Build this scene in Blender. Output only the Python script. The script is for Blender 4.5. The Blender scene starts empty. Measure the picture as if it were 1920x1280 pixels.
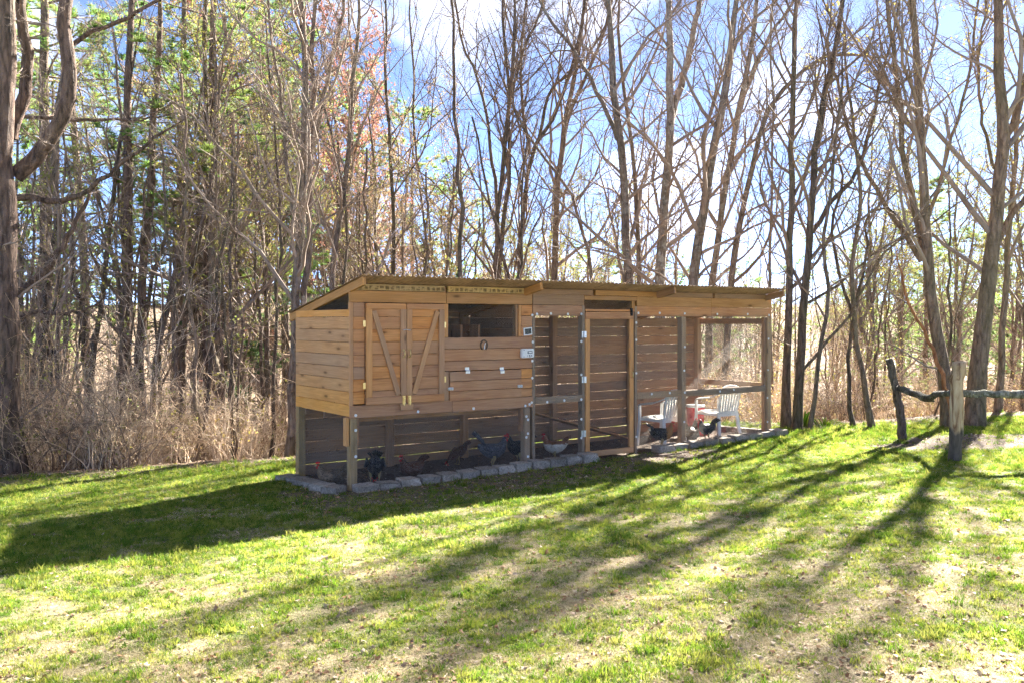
import bpy, bmesh, math, random
import numpy as np
from mathutils import Vector, Matrix

# ------------------------------------------------------------------ camera, sky, sun, exposure
scene = bpy.context.scene
COL = scene.collection
FPX, HOR, CAMZ = 1686.0, 606.0, 1.88          # focal length and horizon in photo pixels, eye height in metres
SUN_AZ, SUN_EL = 34.0, 31.0                   # degrees right of the view direction, above the horizon
cd = bpy.data.cameras.new('camera'); cam = bpy.data.objects.new('camera', cd); COL.objects.link(cam)
cam.location = (0, 0, CAMZ); cam.rotation_euler = (math.radians(90), 0, 0)
cd.sensor_width = 36; cd.lens = FPX / 1920 * 36; cd.shift_y = -(640 - HOR) / 1920
cd.clip_end = 3000; cd.clip_start = .05
scene.camera = cam
scene.view_settings.view_transform = 'Standard'; scene.view_settings.look = 'None'
scene.view_settings.gamma = 1; scene.view_settings.exposure = 3.88
scene.cycles.use_denoising = True; scene.cycles.debug_use_spatial_splits = True; scene.cycles.use_adaptive_sampling = True; scene.cycles.adaptive_threshold = .015; scene.cycles.denoising_prefilter = 'NONE'; scene.cycles.adaptive_min_samples = 12
scene.cycles.max_bounces = 5; scene.cycles.transparent_max_bounces = 4
scene.cycles.diffuse_bounces = 3; scene.cycles.glossy_bounces = 2; scene.cycles.transmission_bounces = 3

world = bpy.data.worlds.new('World'); scene.world = world; world.use_nodes = True
wn = world.node_tree.nodes; wl = world.node_tree.links; wn.clear()
sky = wn.new('ShaderNodeTexSky'); sky.sky_type = 'NISHITA'; sky.sun_disc = False
sky.sun_elevation = math.radians(SUN_EL); sky.sun_rotation = math.radians(SUN_AZ)
sky.air_density = .165; sky.dust_density = .03; sky.ozone_density = 1.7
bg = wn.new('ShaderNodeBackground'); bg.inputs[1].default_value = .05
wo = wn.new('ShaderNodeOutputWorld')
tc = wn.new('ShaderNodeTexCoord'); sp = wn.new('ShaderNodeSeparateXYZ'); wl.new(tc.outputs['Generated'], sp.inputs[0])
def wmath(op, a, b=None):
    n = wn.new('ShaderNodeMath'); n.operation = op
    for i, v in enumerate((a, b)):
        if v is None: continue
        if isinstance(v, (int, float)): n.inputs[i].default_value = v
        else: wl.new(v, n.inputs[i])
    return n.outputs[0]
zz = wmath('ADD', wmath('MAXIMUM', sp.outputs[2], 0.0), .22)
cmb = wn.new('ShaderNodeCombineXYZ')
wl.new(wmath('DIVIDE', sp.outputs[0], zz), cmb.inputs[0]); wl.new(wmath('DIVIDE', sp.outputs[1], zz), cmb.inputs[1])
cn = wn.new('ShaderNodeTexNoise'); cn.inputs['Scale'].default_value = 1.35; cn.inputs['Detail'].default_value = 7
cn.inputs['Roughness'].default_value = .55; cn.inputs['Distortion'].default_value = .3
mp = wn.new('ShaderNodeMapping'); mp.inputs['Location'].default_value = (6.6, 8.4, 0)
wl.new(cmb.outputs[0], mp.inputs[0]); wl.new(mp.outputs[0], cn.inputs['Vector'])
cr = wn.new('ShaderNodeValToRGB'); cr.color_ramp.elements[0].position = .52; cr.color_ramp.elements[1].position = .90; cr.color_ramp.elements[0].color = (.014, .014, .014, 1)
wl.new(cn.outputs[0], cr.inputs[0])
mx = wn.new('ShaderNodeMix'); mx.data_type = 'RGBA'
wl.new(cr.outputs[0], mx.inputs[0]); wl.new(sky.outputs[0], mx.inputs[6]); mx.inputs[7].default_value = (6.2, 5.9, 5.7, 1)
wl.new(mx.outputs[2], bg.inputs[0]); wl.new(bg.outputs[0], wo.inputs[0])

sd = bpy.data.lights.new('sun', 'SUN'); sd.energy = 3.5; sd.angle = math.radians(1.0); sd.color = (1, .94, .84)
sun = bpy.data.objects.new('sun', sd); COL.objects.link(sun)
_e, _a = math.radians(SUN_EL), math.radians(SUN_AZ)
SUNV = Vector((math.sin(_a) * math.cos(_e), math.cos(_a) * math.cos(_e), math.sin(_e)))
sun.rotation_euler = SUNV.to_track_quat('Z', 'Y').to_euler()

# ------------------------------------------------------------------ numeric helpers
RNG = np.random.default_rng(11)
def _hash(ix, iy, s):
    h = (ix.astype(np.int64) * 374761393 + iy.astype(np.int64) * 668265263 + s * 974634777) & 0xffffffff
    h = ((h ^ (h >> 13)) * 1274126177) & 0xffffffff
    return ((h ^ (h >> 16)) & 0xffff) / 65535.0
def vnoise(x, y, s=0):
    x = np.asarray(x, float); y = np.asarray(y, float)
    ix = np.floor(x); iy = np.floor(y); fx = x - ix; fy = y - iy
    fx = fx * fx * (3 - 2 * fx); fy = fy * fy * (3 - 2 * fy)
    a = _hash(ix, iy, s); b = _hash(ix + 1, iy, s); c = _hash(ix, iy + 1, s); d = _hash(ix + 1, iy + 1, s)
    return (a * (1 - fx) + b * fx) * (1 - fy) + (c * (1 - fx) + d * fx) * fy
def fbm(x, y, s=0, o=4):
    t = 0; amp = .5; n = 0
    for k in range(o):
        t = t + amp * vnoise(x * 2 ** k, y * 2 ** k, s + k * 7); n += amp; amp *= .55
    return t / n
def sstep(a, b, x):
    t = np.clip((np.asarray(x, float) - a) / (b - a), 0, 1); return t * t * (3 - 2 * t)

def plane_z(x, y):
    x = np.clip(x, -14, 16); y = np.clip(y, -4, 19)
    return .0296 * (x + 1.83) - .018 * (y - 10.1)
def plane_hit(px, py):
    d = 10.0
    for _ in range(60):
        d = .5 * d + .5 * (CAMZ - float(plane_z((px - 960) / FPX * d, d))) * FPX / (py - HOR)
    return (px - 960) / FPX * d, d
EDGE = [plane_hit(*p) for p in ((0, 897), (150, 888), (300, 878), (400, 870), (540, 861))]
EDGE += [(.5, 16.4), (3.6, 17.0)] + [plane_hit(*p) for p in ((1480, 797), (1560, 793), (1640, 792), (1800, 782), (1920, 775))]
EX = np.array([-60, -12] + [p[0] for p in EDGE] + [14, 60]); EY = np.array([9, EDGE[0][1] - .8] + [p[1] for p in EDGE] + [EDGE[-1][1] + .4, 17])
def edge_y(x): return np.interp(x, EX, EY)
def gz(x, y):
    x = np.asarray(x, float); y = np.asarray(y, float)
    z = plane_z(x, y)
    e = np.maximum(y - edge_y(x) - .15, 0)
    z = z - 9 * (1 - np.exp(-.026 * e * e / (e + 1.5)))
    z = z + np.maximum(y - 95, 0) * .07 * (1 - sstep(260, 420, y) * .5)
    lump = (fbm(x * .55, y * .55, 3) - .5) * .09 + (fbm(x * 2.3, y * 2.3, 5, 2) - .5) * .03
    z = z + lump * (1 + np.minimum(e, 6) * .8) * near_coop(x, y)
    return z
CO = (-1.827, 10.1); CU = (.8171, .5764); CV = (-.5764, .8171)
def coop_uv(x, y):
    dx = np.asarray(x, float) - CO[0]; dy = np.asarray(y, float) - CO[1]
    return dx * CU[0] + dy * CU[1], dx * CV[0] + dy * CV[1]
def near_coop(x, y):
    u, v = coop_uv(x, y)
    d = np.maximum(np.maximum(-.3 - u, u - 7.6), np.maximum(-.35 - v, v - 1.8))
    return sstep(0, 1.2, d)
def G(x, y): return float(gz(np.array([x]), np.array([y]))[0])
def at_depth(px, py, d): return Vector(((px - 960) / FPX * d, d, CAMZ + (HOR - py) * d / FPX))

# ------------------------------------------------------------------ mesh helpers
def mesh_np(name, V, Q, smooth=True, mats=()):
    """V (n,3); Q list of index arrays (m,3) or (m,4)"""
    me = bpy.data.meshes.new(name)
    Q = [q for q in Q if len(q)]
    me.vertices.add(len(V)); me.vertices.foreach_set('co', np.ascontiguousarray(V, np.float32).ravel())
    idx = np.concatenate([q.ravel() for q in Q]).astype(np.int32)
    tot = np.concatenate([np.full(len(q), q.shape[1], np.int32) for q in Q])
    st = np.concatenate([[0], np.cumsum(tot)[:-1]]).astype(np.int32)
    me.loops.add(len(idx)); me.loops.foreach_set('vertex_index', idx)
    me.polygons.add(len(tot)); me.polygons.foreach_set('loop_start', st); me.polygons.foreach_set('loop_total', tot)
    if smooth: me.polygons.foreach_set('use_smooth', np.ones(len(tot), bool))
    for m in mats: me.materials.append(m)
    me.update(calc_edges=True)
    return me

def tubes_np(P, R, sides):
    """P (M,K,3), R (M,K) -> verts, quads"""
    M, K, _ = P.shape
    T = np.gradient(P, axis=1); T /= np.linalg.norm(T, axis=2, keepdims=True) + 1e-9
    mean = np.abs(T.mean(1)); ref = np.zeros((M, 3)); ref[np.arange(M), mean.argmin(1)] = 1
    A = np.cross(T, ref[:, None, :]); A /= np.linalg.norm(A, axis=2, keepdims=True) + 1e-9
    B = np.cross(T, A)
    an = np.arange(sides) * 2 * np.pi / sides
    V = P[:, :, None, :] + R[:, :, None, None] * (np.cos(an)[None, None, :, None] * A[:, :, None, :] + np.sin(an)[None, None, :, None] * B[:, :, None, :])
    i = np.arange(M)[:, None, None] * K * sides; k = np.arange(K - 1)[None, :, None] * sides; s = np.arange(sides)[None, None, :]
    s2 = (s + 1) % sides
    q = np.stack([i + k + s, i + k + s2, i + k + sides + s2, i + k + sides + s], -1).reshape(-1, 4)
    return V.reshape(-1, 3), q

class Bag:
    def __init__(s): s.V = []; s.Q = []; s.n = 0
    def add(s, V, *Qs):
        s.V.append(np.asarray(V, float))
        for q in Qs:
            if len(q): s.Q.append(np.asarray(q) + s.n)
        s.n += len(V)
    def tubes(s, P, R, sides):
        if len(P): V, q = tubes_np(P, R, sides); s.add(V, q)
    def mesh(s, name, smooth=True, mats=()): return mesh_np(name, np.concatenate(s.V), s.Q, smooth, mats)

class MB:
    """collects simple shapes for one mesh object"""
    def __init__(s): s.v = []; s.f = []
    def add(s, v, f):
        o = len(s.v); s.v += [tuple(p) for p in v]; s.f += [tuple(i + o for i in q) for q in f]
    def box(s, c, d, M=None):
        x, y, z = (k / 2 for k in d); v = [Vector((a * x, b * y, e * z)) for a in (-1, 1) for b in (-1, 1) for e in (-1, 1)]
        if M is not None: v = [M @ p for p in v]
        v = [p + Vector(c) for p in v]
        s.add(v, [(0, 1, 3, 2), (4, 6, 7, 5), (0, 4, 5, 1), (2, 3, 7, 6), (0, 2, 6, 4), (1, 5, 7, 3)])
    def tube(s, pts, rad, n=8, caps=True):
        pts = [Vector(p) for p in pts]; K = len(pts)
        if not hasattr(rad, '__len__'): rad = [rad] * K
        mt = (pts[-1] - pts[0]); ref = min((Vector((1, 0, 0)), Vector((0, 1, 0)), Vector((0, 0, 1))), key=lambda a: abs(a.dot(mt)))
        v = []
        for i, p in enumerate(pts):
            t = (pts[min(i + 1, K - 1)] - pts[max(i - 1, 0)]).normalized(); a = t.cross(ref).normalized(); b = t.cross(a)
            v += [p + (a * math.cos(2 * math.pi * k / n) + b * math.sin(2 * math.pi * k / n)) * rad[i] for k in range(n)]
        f = [(i * n + k, i * n + (k + 1) % n, (i + 1) * n + (k + 1) % n, (i + 1) * n + k) for i in range(K - 1) for k in range(n)]
        if caps: f += [tuple(range(n - 1, -1, -1)), tuple(range((K - 1) * n, K * n))]
        s.add(v, f)
    def ribbon(s, pts, wdir, w, t):
        """box-section strip along pts; wdir: width direction (one or per point); w,t scalars or lists"""
        pts = [Vector(p) for p in pts]; K = len(pts); v = []
        for i, p in enumerate(pts):
            tg = (pts[min(i + 1, K - 1)] - pts[max(i - 1, 0)]).normalized()
            wd = Vector(wdir[i] if isinstance(wdir, list) else wdir); wd = (wd - tg * wd.dot(tg)).normalized(); nn = tg.cross(wd)
            ww = (w[i] if isinstance(w, list) else w) / 2; tt = (t[i] if isinstance(t, list) else t) / 2
            v += [p + wd * ww + nn * tt, p - wd * ww + nn * tt, p - wd * ww - nn * tt, p + wd * ww - nn * tt]
        f = [(i * 4 + k, i * 4 + (k + 1) % 4, i * 4 + 4 + (k + 1) % 4, i * 4 + 4 + k) for i in range(K - 1) for k in range(4)]
        f += [(3, 2, 1, 0), tuple(range(4 * K - 4, 4 * K))]
        s.add(v, f)
    def lathe(s, prof, n=20, c=(0, 0, 0)):
        v = [(c[0] + r * math.cos(2 * math.pi * k / n), c[1] + r * math.sin(2 * math.pi * k / n), c[2] + z) for r, z in prof for k in range(n)]
        f = [(i * n + k, i * n + (k + 1) % n, (i + 1) * n + (k + 1) % n, (i + 1) * n + k) for i in range(len(prof) - 1) for k in range(n)]
        f += [tuple(range(n - 1, -1, -1)), tuple(range((len(prof) - 1) * n, len(prof) * n))]
        s.add(v, f)
    def build(s, name, mat, parent=None, smooth=False, loc=None):
        me = bpy.data.meshes.new(name); me.from_pydata(s.v, [], s.f); me.update()
        if smooth: me.polygons.foreach_set('use_smooth', [True] * len(me.polygons))
        me.materials.append(mat)
        return obj(name, me, parent, loc)

def obj(name, me, parent=None, loc=None):
    o = bpy.data.objects.new(name, me); COL.objects.link(o)
    if parent is not None: o.parent = parent
    if loc is not None: o.location = loc
    return o
def tag(o, label=None, cat=None, group=None, kind=None):
    for k, v in (('label', label), ('category', cat), ('group', group), ('kind', kind)):
        if v: o[k] = v
    return o
def empty(name, loc=(0, 0, 0), rz=0, parent=None):
    o = bpy.data.objects.new(name, None); COL.objects.link(o); o.location = loc; o.rotation_euler = (0, 0, rz); o.empty_display_size = .1
    if parent is not None: o.parent = parent
    return o

# ------------------------------------------------------------------ material helpers
class NT:
    def __init__(s, name):
        s.m = bpy.data.materials.new(name); s.m.use_nodes = True; s.t = s.m.node_tree; s.n = s.t.nodes; s.l = s.t.links
        s.p = s.n['Principled BSDF']; s.out = s.n['Material Output']; s.p.inputs['Specular IOR Level'].default_value = .25
    def node(s, t, **kw):
        n = s.n.new(t)
        for k, v in kw.items(): setattr(n, k, v)
        return n
    def put(s, v, sock):
        if hasattr(v, 'is_linked') or hasattr(v, 'links'): s.l.new(v, sock)
        elif isinstance(v, (tuple, list)) and len(v) == 3 and len(sock.default_value) == 4: sock.default_value = (*v, 1)
        else: sock.default_value = v
    def coord(s, out='Object', scale=(1, 1, 1), rnd=False):
        t = s.node('ShaderNodeTexCoord'); m = s.node('ShaderNodeMapping'); m.inputs['Scale'].default_value = scale
        s.l.new(t.outputs[out], m.inputs[0])
        if rnd:
            oi = s.node('ShaderNodeObjectInfo'); c = s.node('ShaderNodeCombineXYZ')
            for i, k in enumerate((37., 91., 53.)): s.l.new(s.math('MULTIPLY', oi.outputs['Random'], k), c.inputs[i])
            s.l.new(c.outputs[0], m.inputs['Location'])
        return m.outputs[0]
    def math(s, op, a, b=0., c=None, clamp=False):
        n = s.node('ShaderNodeMath', operation=op, use_clamp=clamp); s.put(a, n.inputs[0]); s.put(b, n.inputs[1])
        if c is not None: s.put(c, n.inputs[2])
        return n.outputs[0]
    def noise(s, vec, scale=5, detail=4, rough=.55, dist=0):
        n = s.node('ShaderNodeTexNoise'); s.put(vec, n.inputs['Vector'])
        n.inputs['Scale'].default_value = scale; n.inputs['Detail'].default_value = detail; n.inputs['Roughness'].default_value = rough; n.inputs['Distortion'].default_value = dist
        return n.outputs[0]
    def vor(s, vec, scale=5, feature='F1', rnd=1):
        n = s.node('ShaderNodeTexVoronoi', feature=feature); s.put(vec, n.inputs['Vector']); n.inputs['Scale'].default_value = scale; n.inputs['Randomness'].default_value = rnd
        return n
    def ramp(s, fac, stops):
        n = s.node('ShaderNodeValToRGB'); e = n.color_ramp.elements
        while len(e) < len(stops): e.new(.5)
        for k, (p, c) in enumerate(stops):
            e[k].position = p; e[k].color = (*c, 1) if hasattr(c, '__len__') else (c, c, c, 1)
        s.put(fac, n.inputs[0]); return n.outputs[0]
    def mix(s, fac, a, b, mode='MIX'):
        n = s.node('ShaderNodeMix', data_type='RGBA', blend_type=mode); s.put(fac, n.inputs[0]); s.put(a, n.inputs[6]); s.put(b, n.inputs[7]); return n.outputs[2]
    def bump(s, h, strength=.3, dist=.01):
        n = s.node('ShaderNodeBump'); n.inputs['Strength'].default_value = strength; n.inputs['Distance'].default_value = dist; s.put(h, n.inputs['Height']); s.l.new(n.outputs[0], s.p.inputs['Normal'])
    def attr(s, name):
        n = s.node('ShaderNodeAttribute', attribute_name=name); return n.outputs['Fac']
    def random(s): return s.node('ShaderNodeObjectInfo').outputs['Random']
    def base(s, c, rough=.8): s.put(c, s.p.inputs['Base Color']); s.put(rough, s.p.inputs['Roughness'])
    def translucent(s, col, fac):
        t = s.node('ShaderNodeBsdfTranslucent'); s.put(col, t.inputs[0]); m = s.node('ShaderNodeMixShader'); s.put(fac, m.inputs[0])
        s.l.new(s.p.outputs[0], m.inputs[1]); s.l.new(t.outputs[0], m.inputs[2]); s.l.new(m.outputs[0], s.out.inputs[0])

def sh(c, k): return tuple(min(1, v * k) for v in c)
def mat_wood(name, light, dark, weather=(.30, .27, .23), wfac=.25, knots=True, stain=False):
    n = NT(name); v = n.coord('Object', (1, 1, 1), True)
    vs = n.coord('Object', (.9, 11, 11), True)
    g = n.noise(vs, 2.2, 5, .6, 1.2)
    fine = n.noise(n.coord('Object', (3, 120, 120), True), 1.0, 3, .6)
    col = n.ramp(g, [(.3, dark), (.52, tuple((a + b) / 2 for a, b in zip(light, dark))), (.72, light)])
    col = n.mix(n.ramp(fine, [(.35, .35), (.6, 0.)]), col, sh(dark, .65))
    col = n.mix(n.math('MULTIPLY', n.ramp(n.noise(v, 1.7, 3), [(.4, 0.), (.7, 1.)]), wfac), col, weather)
    if knots:
        k = n.vor(n.coord('Object', (2.1, 7, 7), True), 1.0)
        kf = n.ramp(k.outputs['Distance'], [(.05, 1.), (.14, 0.)])
        ring = n.ramp(k.outputs['Distance'], [(.12, .45), (.3, 0.)])
        col = n.mix(ring, col, sh(dark, .8)); col = n.mix(n.math('MULTIPLY', kf, .85), col, sh(dark, .32))
    hv = n.node('ShaderNodeHueSaturation'); r = n.random()
    n.put(n.math('MULTIPLY_ADD', r, .45, .78), hv.inputs['Value']); n.put(n.math('MULTIPLY_ADD', r, .24, .85), hv.inputs['Saturation']); n.put(col, hv.inputs['Color'])
    col = hv.outputs[0]
    if stain:
        t = n.node('ShaderNodeTexCoord'); s_ = n.node('ShaderNodeSeparateXYZ'); n.l.new(t.outputs['Object'], s_.inputs[0])
        w = n.math('ABSOLUTE', n.math('SINE', n.math('MULTIPLY', s_.outputs[0], math.pi / .068)))
        blot = n.noise(n.coord('Object', (9, 16, 9), True), 1.6, 3)
        zf = n.ramp(n.math('MULTIPLY_ADD', s_.outputs[1], 14, .5), [(.05, 0.), (.25, 1.), (.68, 1.), (.8, 0.)])
        fac = n.math('MULTIPLY', n.math('MULTIPLY', n.ramp(w, [(.25, 0.), (.6, 1.)]), n.ramp(blot, [(.4, 0.), (.55, .85)])), zf)
        col = n.mix(fac, col, sh(dark, .22))
    n.base(col, .78); n.bump(n.math('ADD', g, n.math('MULTIPLY', fine, .5)), .35, .004)
    return n.m
def mat_simple(name, c, rough=.5, metal=0., var=.12, scale=30., bump=0.):
    n = NT(name); v = n.coord('Object', (1, 1, 1), True); k = n.noise(v, scale, 4)
    n.base(n.mix(n.ramp(k, [(.3, 0.), (.7, 1.)]), sh(c, 1 - var), sh(c, 1 + var)), rough); n.p.inputs['Metallic'].default_value = metal
    if bump: n.bump(k, bump, .004)
    return n.m
def mat_bark(name, light, dark, moss=(.10, .11, .04), mossf=.25, scale=1., lichen=.0, plate=9):
    n = NT(name); g = n.coord('Object', (plate, plate, plate * .22), True)
    a = n.noise(g, 1.6 * scale, 6, .65, .6); b = n.noise(n.coord('Object', (1, 1, .6), True), 1.3, 4)
    vd = n.vor(n.coord('Object', (plate * 1.5, plate * 1.5, plate * .3), True), 1.0, 'DISTANCE_TO_EDGE').outputs[0]
    fine = n.noise(n.coord('Object', (plate * 4, plate * 4, plate * 1.1), True), 1.0, 5, .7)
    a = n.math('ADD', n.math('MULTIPLY', a, .55), n.math('ADD', n.math('MULTIPLY', fine, .35), n.math('MULTIPLY', n.ramp(vd, [(.0, 0.), (.22, 1.)]), .12)))
    col = n.ramp(a, [(.38, dark), (.51, tuple((p + q) / 2 for p, q in zip(light, dark))), (.64, light)])
    col = n.mix(n.math('MULTIPLY', n.ramp(b, [(.45, 0.), (.62, 1.)]), mossf), col, moss)
    if lichen:
        c = n.noise(n.coord('Object', (1, 1, 1), True), 6.5, 3)
        col = n.mix(n.math('MULTIPLY', n.ramp(c, [(.52, 0.), (.58, 1.)]), lichen), col, (.42, .42, .36))
        e_ = n.noise(n.coord('Object', (1, 1, 1.6), True), 4.5, 3)
        col = n.mix(n.math('MULTIPLY', n.ramp(e_, [(.55, 0.), (.62, 1.)]), lichen), col, (.035, .03, .025))
    hv = n.node('ShaderNodeHueSaturation'); n.put(n.math('MULTIPLY_ADD', n.random(), .5, .75), hv.inputs['Value']); n.put(col, hv.inputs['Color'])
    n.base(hv.outputs[0], .9); n.bump(a, 1.0, .09); return n.m
def mat_leaf(name, stops, trans=.5, rough=.6, geo=True, scale=1.7):
    n = NT(name)
    v = n.coord('Object', (1, 1, 1), True)
    f = n.math('FRACT', n.math('ADD', n.math('MULTIPLY', n.noise(v, scale, 2), 1.6), n.math('MULTIPLY', n.random(), .35)))
    c = n.ramp(f, stops); n.base(c, rough); n.translucent(c, trans); return n.m

# ------------------------------------------------------------------ materials
M = {}
M['front'] = mat_wood('weathered_pine', (.61, .295, .115), (.40, .165, .06), (.52, .305, .155), .45)
M['side'] = mat_wood('honey_pine', (.74, .38, .135), (.54, .245, .075), (.59, .355, .165), .35)
M['trim'] = mat_wood('orange_pine', (.60, .32, .145), (.43, .21, .085), (.48, .33, .2), .2)
M['beam'] = mat_wood('amber_beam', (.47, .25, .105), (.32, .16, .058), (.42, .28, .16), .2)
M['stained'] = mat_wood('stained_beam', (.56, .38, .16), (.42, .26, .09), (.45, .36, .22), .2, False, True)
M['grey'] = mat_wood('greyed_rail', (.48, .325, .19), (.32, .20, .11), (.45, .35, .25), .45)
M['back'] = mat_wood('backwall_pine', (.50, .275, .14), (.32, .165, .08), (.4, .31, .22), .3)
M['post'] = mat_wood('mossy_post', (.54, .36, .18), (.31, .19, .08), (.42, .33, .16), .4)
M['roof'] = mat_simple('roof_sheet_bronze', (.32, .20, .115), .5, .0, .3, 6)
M['wire'] = mat_simple('galvanised_wire', (.20, .18, .155), .7, .0, .1)
M['brass'] = mat_simple('brass', (.75, .58, .26), .3, .85, .15)
M['zinc'] = mat_simple('zinc', (.6, .62, .64), .35, .8, .15)
M['washer'] = mat_simple('pale_washer', (.74, .73, .70), .45, 0, .08)
M['white'] = mat_simple('white_plastic', (.72, .72, .69), .4, 0, .08, 7)
M['chair'] = mat_simple('chair_plastic', (.80, .785, .74), .45, 0, .12, 5)
M['cell'] = mat_simple('solar_cell', (.05, .06, .06), .2, 0, .3, 60)
M['screen'] = mat_simple('lcd_screen', (.10, .13, .16), .2, 0, .1)
M['button'] = mat_simple('grey_button', (.12, .14, .20), .5)
M['black'] = mat_simple('black_metal', (.015, .015, .016), .45)
M['rust'] = mat_simple('rusty_iron', (.13, .09, .06), .7, .3, .35, 40)
M['red'] = mat_simple('red_plastic', (.62, .018, .03), .4)
M['comb'] = mat_simple('red_comb', (.55, .03, .03), .5)
M['beak'] = mat_simple('horn_beak', (.45, .33, .16), .5)
M['leg'] = mat_simple('hen_leg', (.36, .27, .12), .6)
M['eye'] = mat_simple('hen_eye', (.03, .015, .01), .2)
def mat_feather(name, a, b, sheen=None, axis=None, c=None):
    n = NT(name); v = n.coord('Object', (1, 1, 1), True); k = n.noise(n.coord('Object', (14, 22, 30), True), 2.2, 4, .65)
    col = n.ramp(k, [(.32, a), (.66, b)])
    if c is not None:
        t = n.node('ShaderNodeTexCoord'); s_ = n.node('ShaderNodeSeparateXYZ'); n.l.new(t.outputs['Object'], s_.inputs[0])
        h = n.math('ADD', s_.outputs[axis[0]], n.math('MULTIPLY', n.noise(v, 14, 2), .06))
        col = n.mix(n.ramp(n.math('MULTIPLY_ADD', h, axis[1], axis[2]), [(.4, 0.), (.6, 1.)]), col, c)
    n.base(col, .6); n.bump(k, .5, .01); return n.m
M['hen_black'] = mat_feather('feathers_black', (.010, .011, .014), (.03, .034, .042))
M['hen_blue'] = mat_feather('feathers_silver_black', (.012, .012, .016), (.12, .12, .14))
M['hen_brown'] = mat_feather('feathers_brown', (.06, .026, .016), (.14, .06, .032))
M['hen_mottled'] = mat_feather('feathers_mottled', (.04, .03, .022), (.26, .18, .11))
M['hen_gold'] = mat_feather('feathers_black_gold', (.011, .010, .010), (.03, .028, .026), None, (0, 14, -1.0), (.33, .15, .04))
M['hen_buff'] = mat_feather('feathers_buff', (.45, .36, .26), (.72, .66, .56), None, (2, 22, -6.3), (.22, .09, .045))
M['stone'] = None
def _stone():
    n = NT('concrete_block'); v = n.coord('Object', (1, 1, 1), True); a = n.noise(v, 45, 6, .7); b = n.noise(v, 6, 3)
    c = n.ramp(a, [(.3, (.15, .125, .10)), (.52, (.32, .28, .23)), (.75, (.46, .41, .345))])
    c = n.mix(n.math('MULTIPLY', n.ramp(b, [(.5, 0.), (.7, 1.)]), .5), c, (.20, .17, .12)); hv = n.node('ShaderNodeHueSaturation'); n.put(n.math('MULTIPLY_ADD', n.random(), .5, .7), hv.inputs['Value']); n.put(c, hv.inputs['Color']); n.base(hv.outputs[0], .9); n.bump(a, .6, .012); return n.m
M['stone'] = _stone()
def _peel():
    n = NT('peeled_post'); g = n.coord('Object', (9, 9, 1.6), True); a = n.noise(g, 1.5, 5, .6, .8)
    t = n.node('ShaderNodeTexCoord'); s_ = n.node('ShaderNodeSeparateXYZ'); n.l.new(t.outputs['Object'], s_.inputs[0])
    bark = n.ramp(a, [(.35, (.05, .04, .032)), (.65, (.16, .13, .105))])
    bare = n.ramp(a, [(.36, (.16, .085, .045)), (.5, (.42, .30, .17)), (.65, (.52, .42, .28))])
    h = n.math('ADD', s_.outputs[2], n.math('MULTIPLY', n.noise(n.coord('Object', (5, 5, 2), True), 2, 2), .25))
    f = n.math('MULTIPLY', n.ramp(h, [(.48, 0.), (.54, 1.)]), n.ramp(h, [(1.0, 1.), (1.12, .1)]))
    n.base(n.mix(f, bark, bare), .85); n.bump(a, .8, .02); return n.m
M['peel'] = _peel()
M['bark_grey'] = mat_bark('bark_grey', (.27, .205, .16), (.08, .057, .043), mossf=.25, lichen=.12)
M['bark_mottled'] = mat_bark('bark_mottled', (.33, .27, .225), (.12, .09, .072), mossf=.2, lichen=.42)
M['bark_dark'] = mat_bark('bark_dark', (.22, .165, .13), (.06, .044, .035), mossf=.3)
M['bark_pine'] = mat_bark('bark_pine', (.24, .165, .125), (.06, .042, .034), mossf=.1, plate=7)
M['bark_brown'] = mat_bark('bark_brown', (.27, .195, .14), (.10, .07, .05), mossf=.3)
M['bark_orange'] = mat_bark('stripped_orange_wood', (.52, .24, .10), (.26, .10, .05), mossf=.1)
M['rail_lichen'] = mat_bark('bark_lichen_rail', (.23, .21, .18), (.05, .045, .04), moss=(.20, .21, .12), mossf=.4, lichen=.45, plate=18)
M['twig'] = mat_simple('twig_grey', (.25, .195, .155), .85, 0, .3, 2)
M['twig_dark'] = mat_simple('twig_dark', (.19, .14, .105), .85, 0, .3, 2)
M['brush'] = mat_simple('brush_tan', (.50, .385, .28), .85, 0, .4, 1.2)
def _brush():
    n = NT('brush_stems'); k = n.noise(n.coord('Object', (1, 1, 1), True), 1.4, 3)
    c = n.ramp(n.math('ADD', n.math('MULTIPLY', n.random(), .75), n.math('MULTIPLY', k, .3)), [(.1, (.20, .12, .075)), (.32, (.42, .29, .18)), (.65, (.64, .485, .335)), (.95, (.74, .62, .48))])
    n.base(c, .85); return n.m
M['brush'] = _brush()
M['leaf_yellow'] = mat_leaf('leaf_yellow_green', [(.1, (.30, .28, .06)), (.5, (.38, .33, .10)), (.9, (.20, .24, .06))], .5)
M['leaf_gold'] = mat_leaf('leaf_gold', [(.1, (.50, .36, .10)), (.6, (.55, .44, .16)), (.95, (.34, .30, .07))], .5)
M['leaf_red'] = mat_leaf('bud_red', [(.1, (.42, .17, .13)), (.5, (.46, .23, .17)), (.9, (.38, .24, .16))], .4)
M['leaf_tan'] = mat_leaf('leaf_tan_bud', [(.1, (.34, .23, .13)), (.5, (.42, .30, .17)), (.9, (.34, .30, .12))], .45)
M['leaf_fresh'] = mat_leaf('leaf_fresh_green', [(.1, (.16, .30, .03)), (.6, (.25, .38, .05)), (.95, (.38, .42, .08))], .5)
M['needle'] = mat_leaf('pine_needles', [(.05, (.13, .24, .05)), (.5, (.21, .34, .075)), (.95, (.30, .39, .10))], .55)
M['needle_far'] = mat_leaf('pine_needles_blue', [(.05, (.10, .17, .07)), (.5, (.16, .24, .085)), (.95, (.22, .29, .10))], .5)
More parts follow.
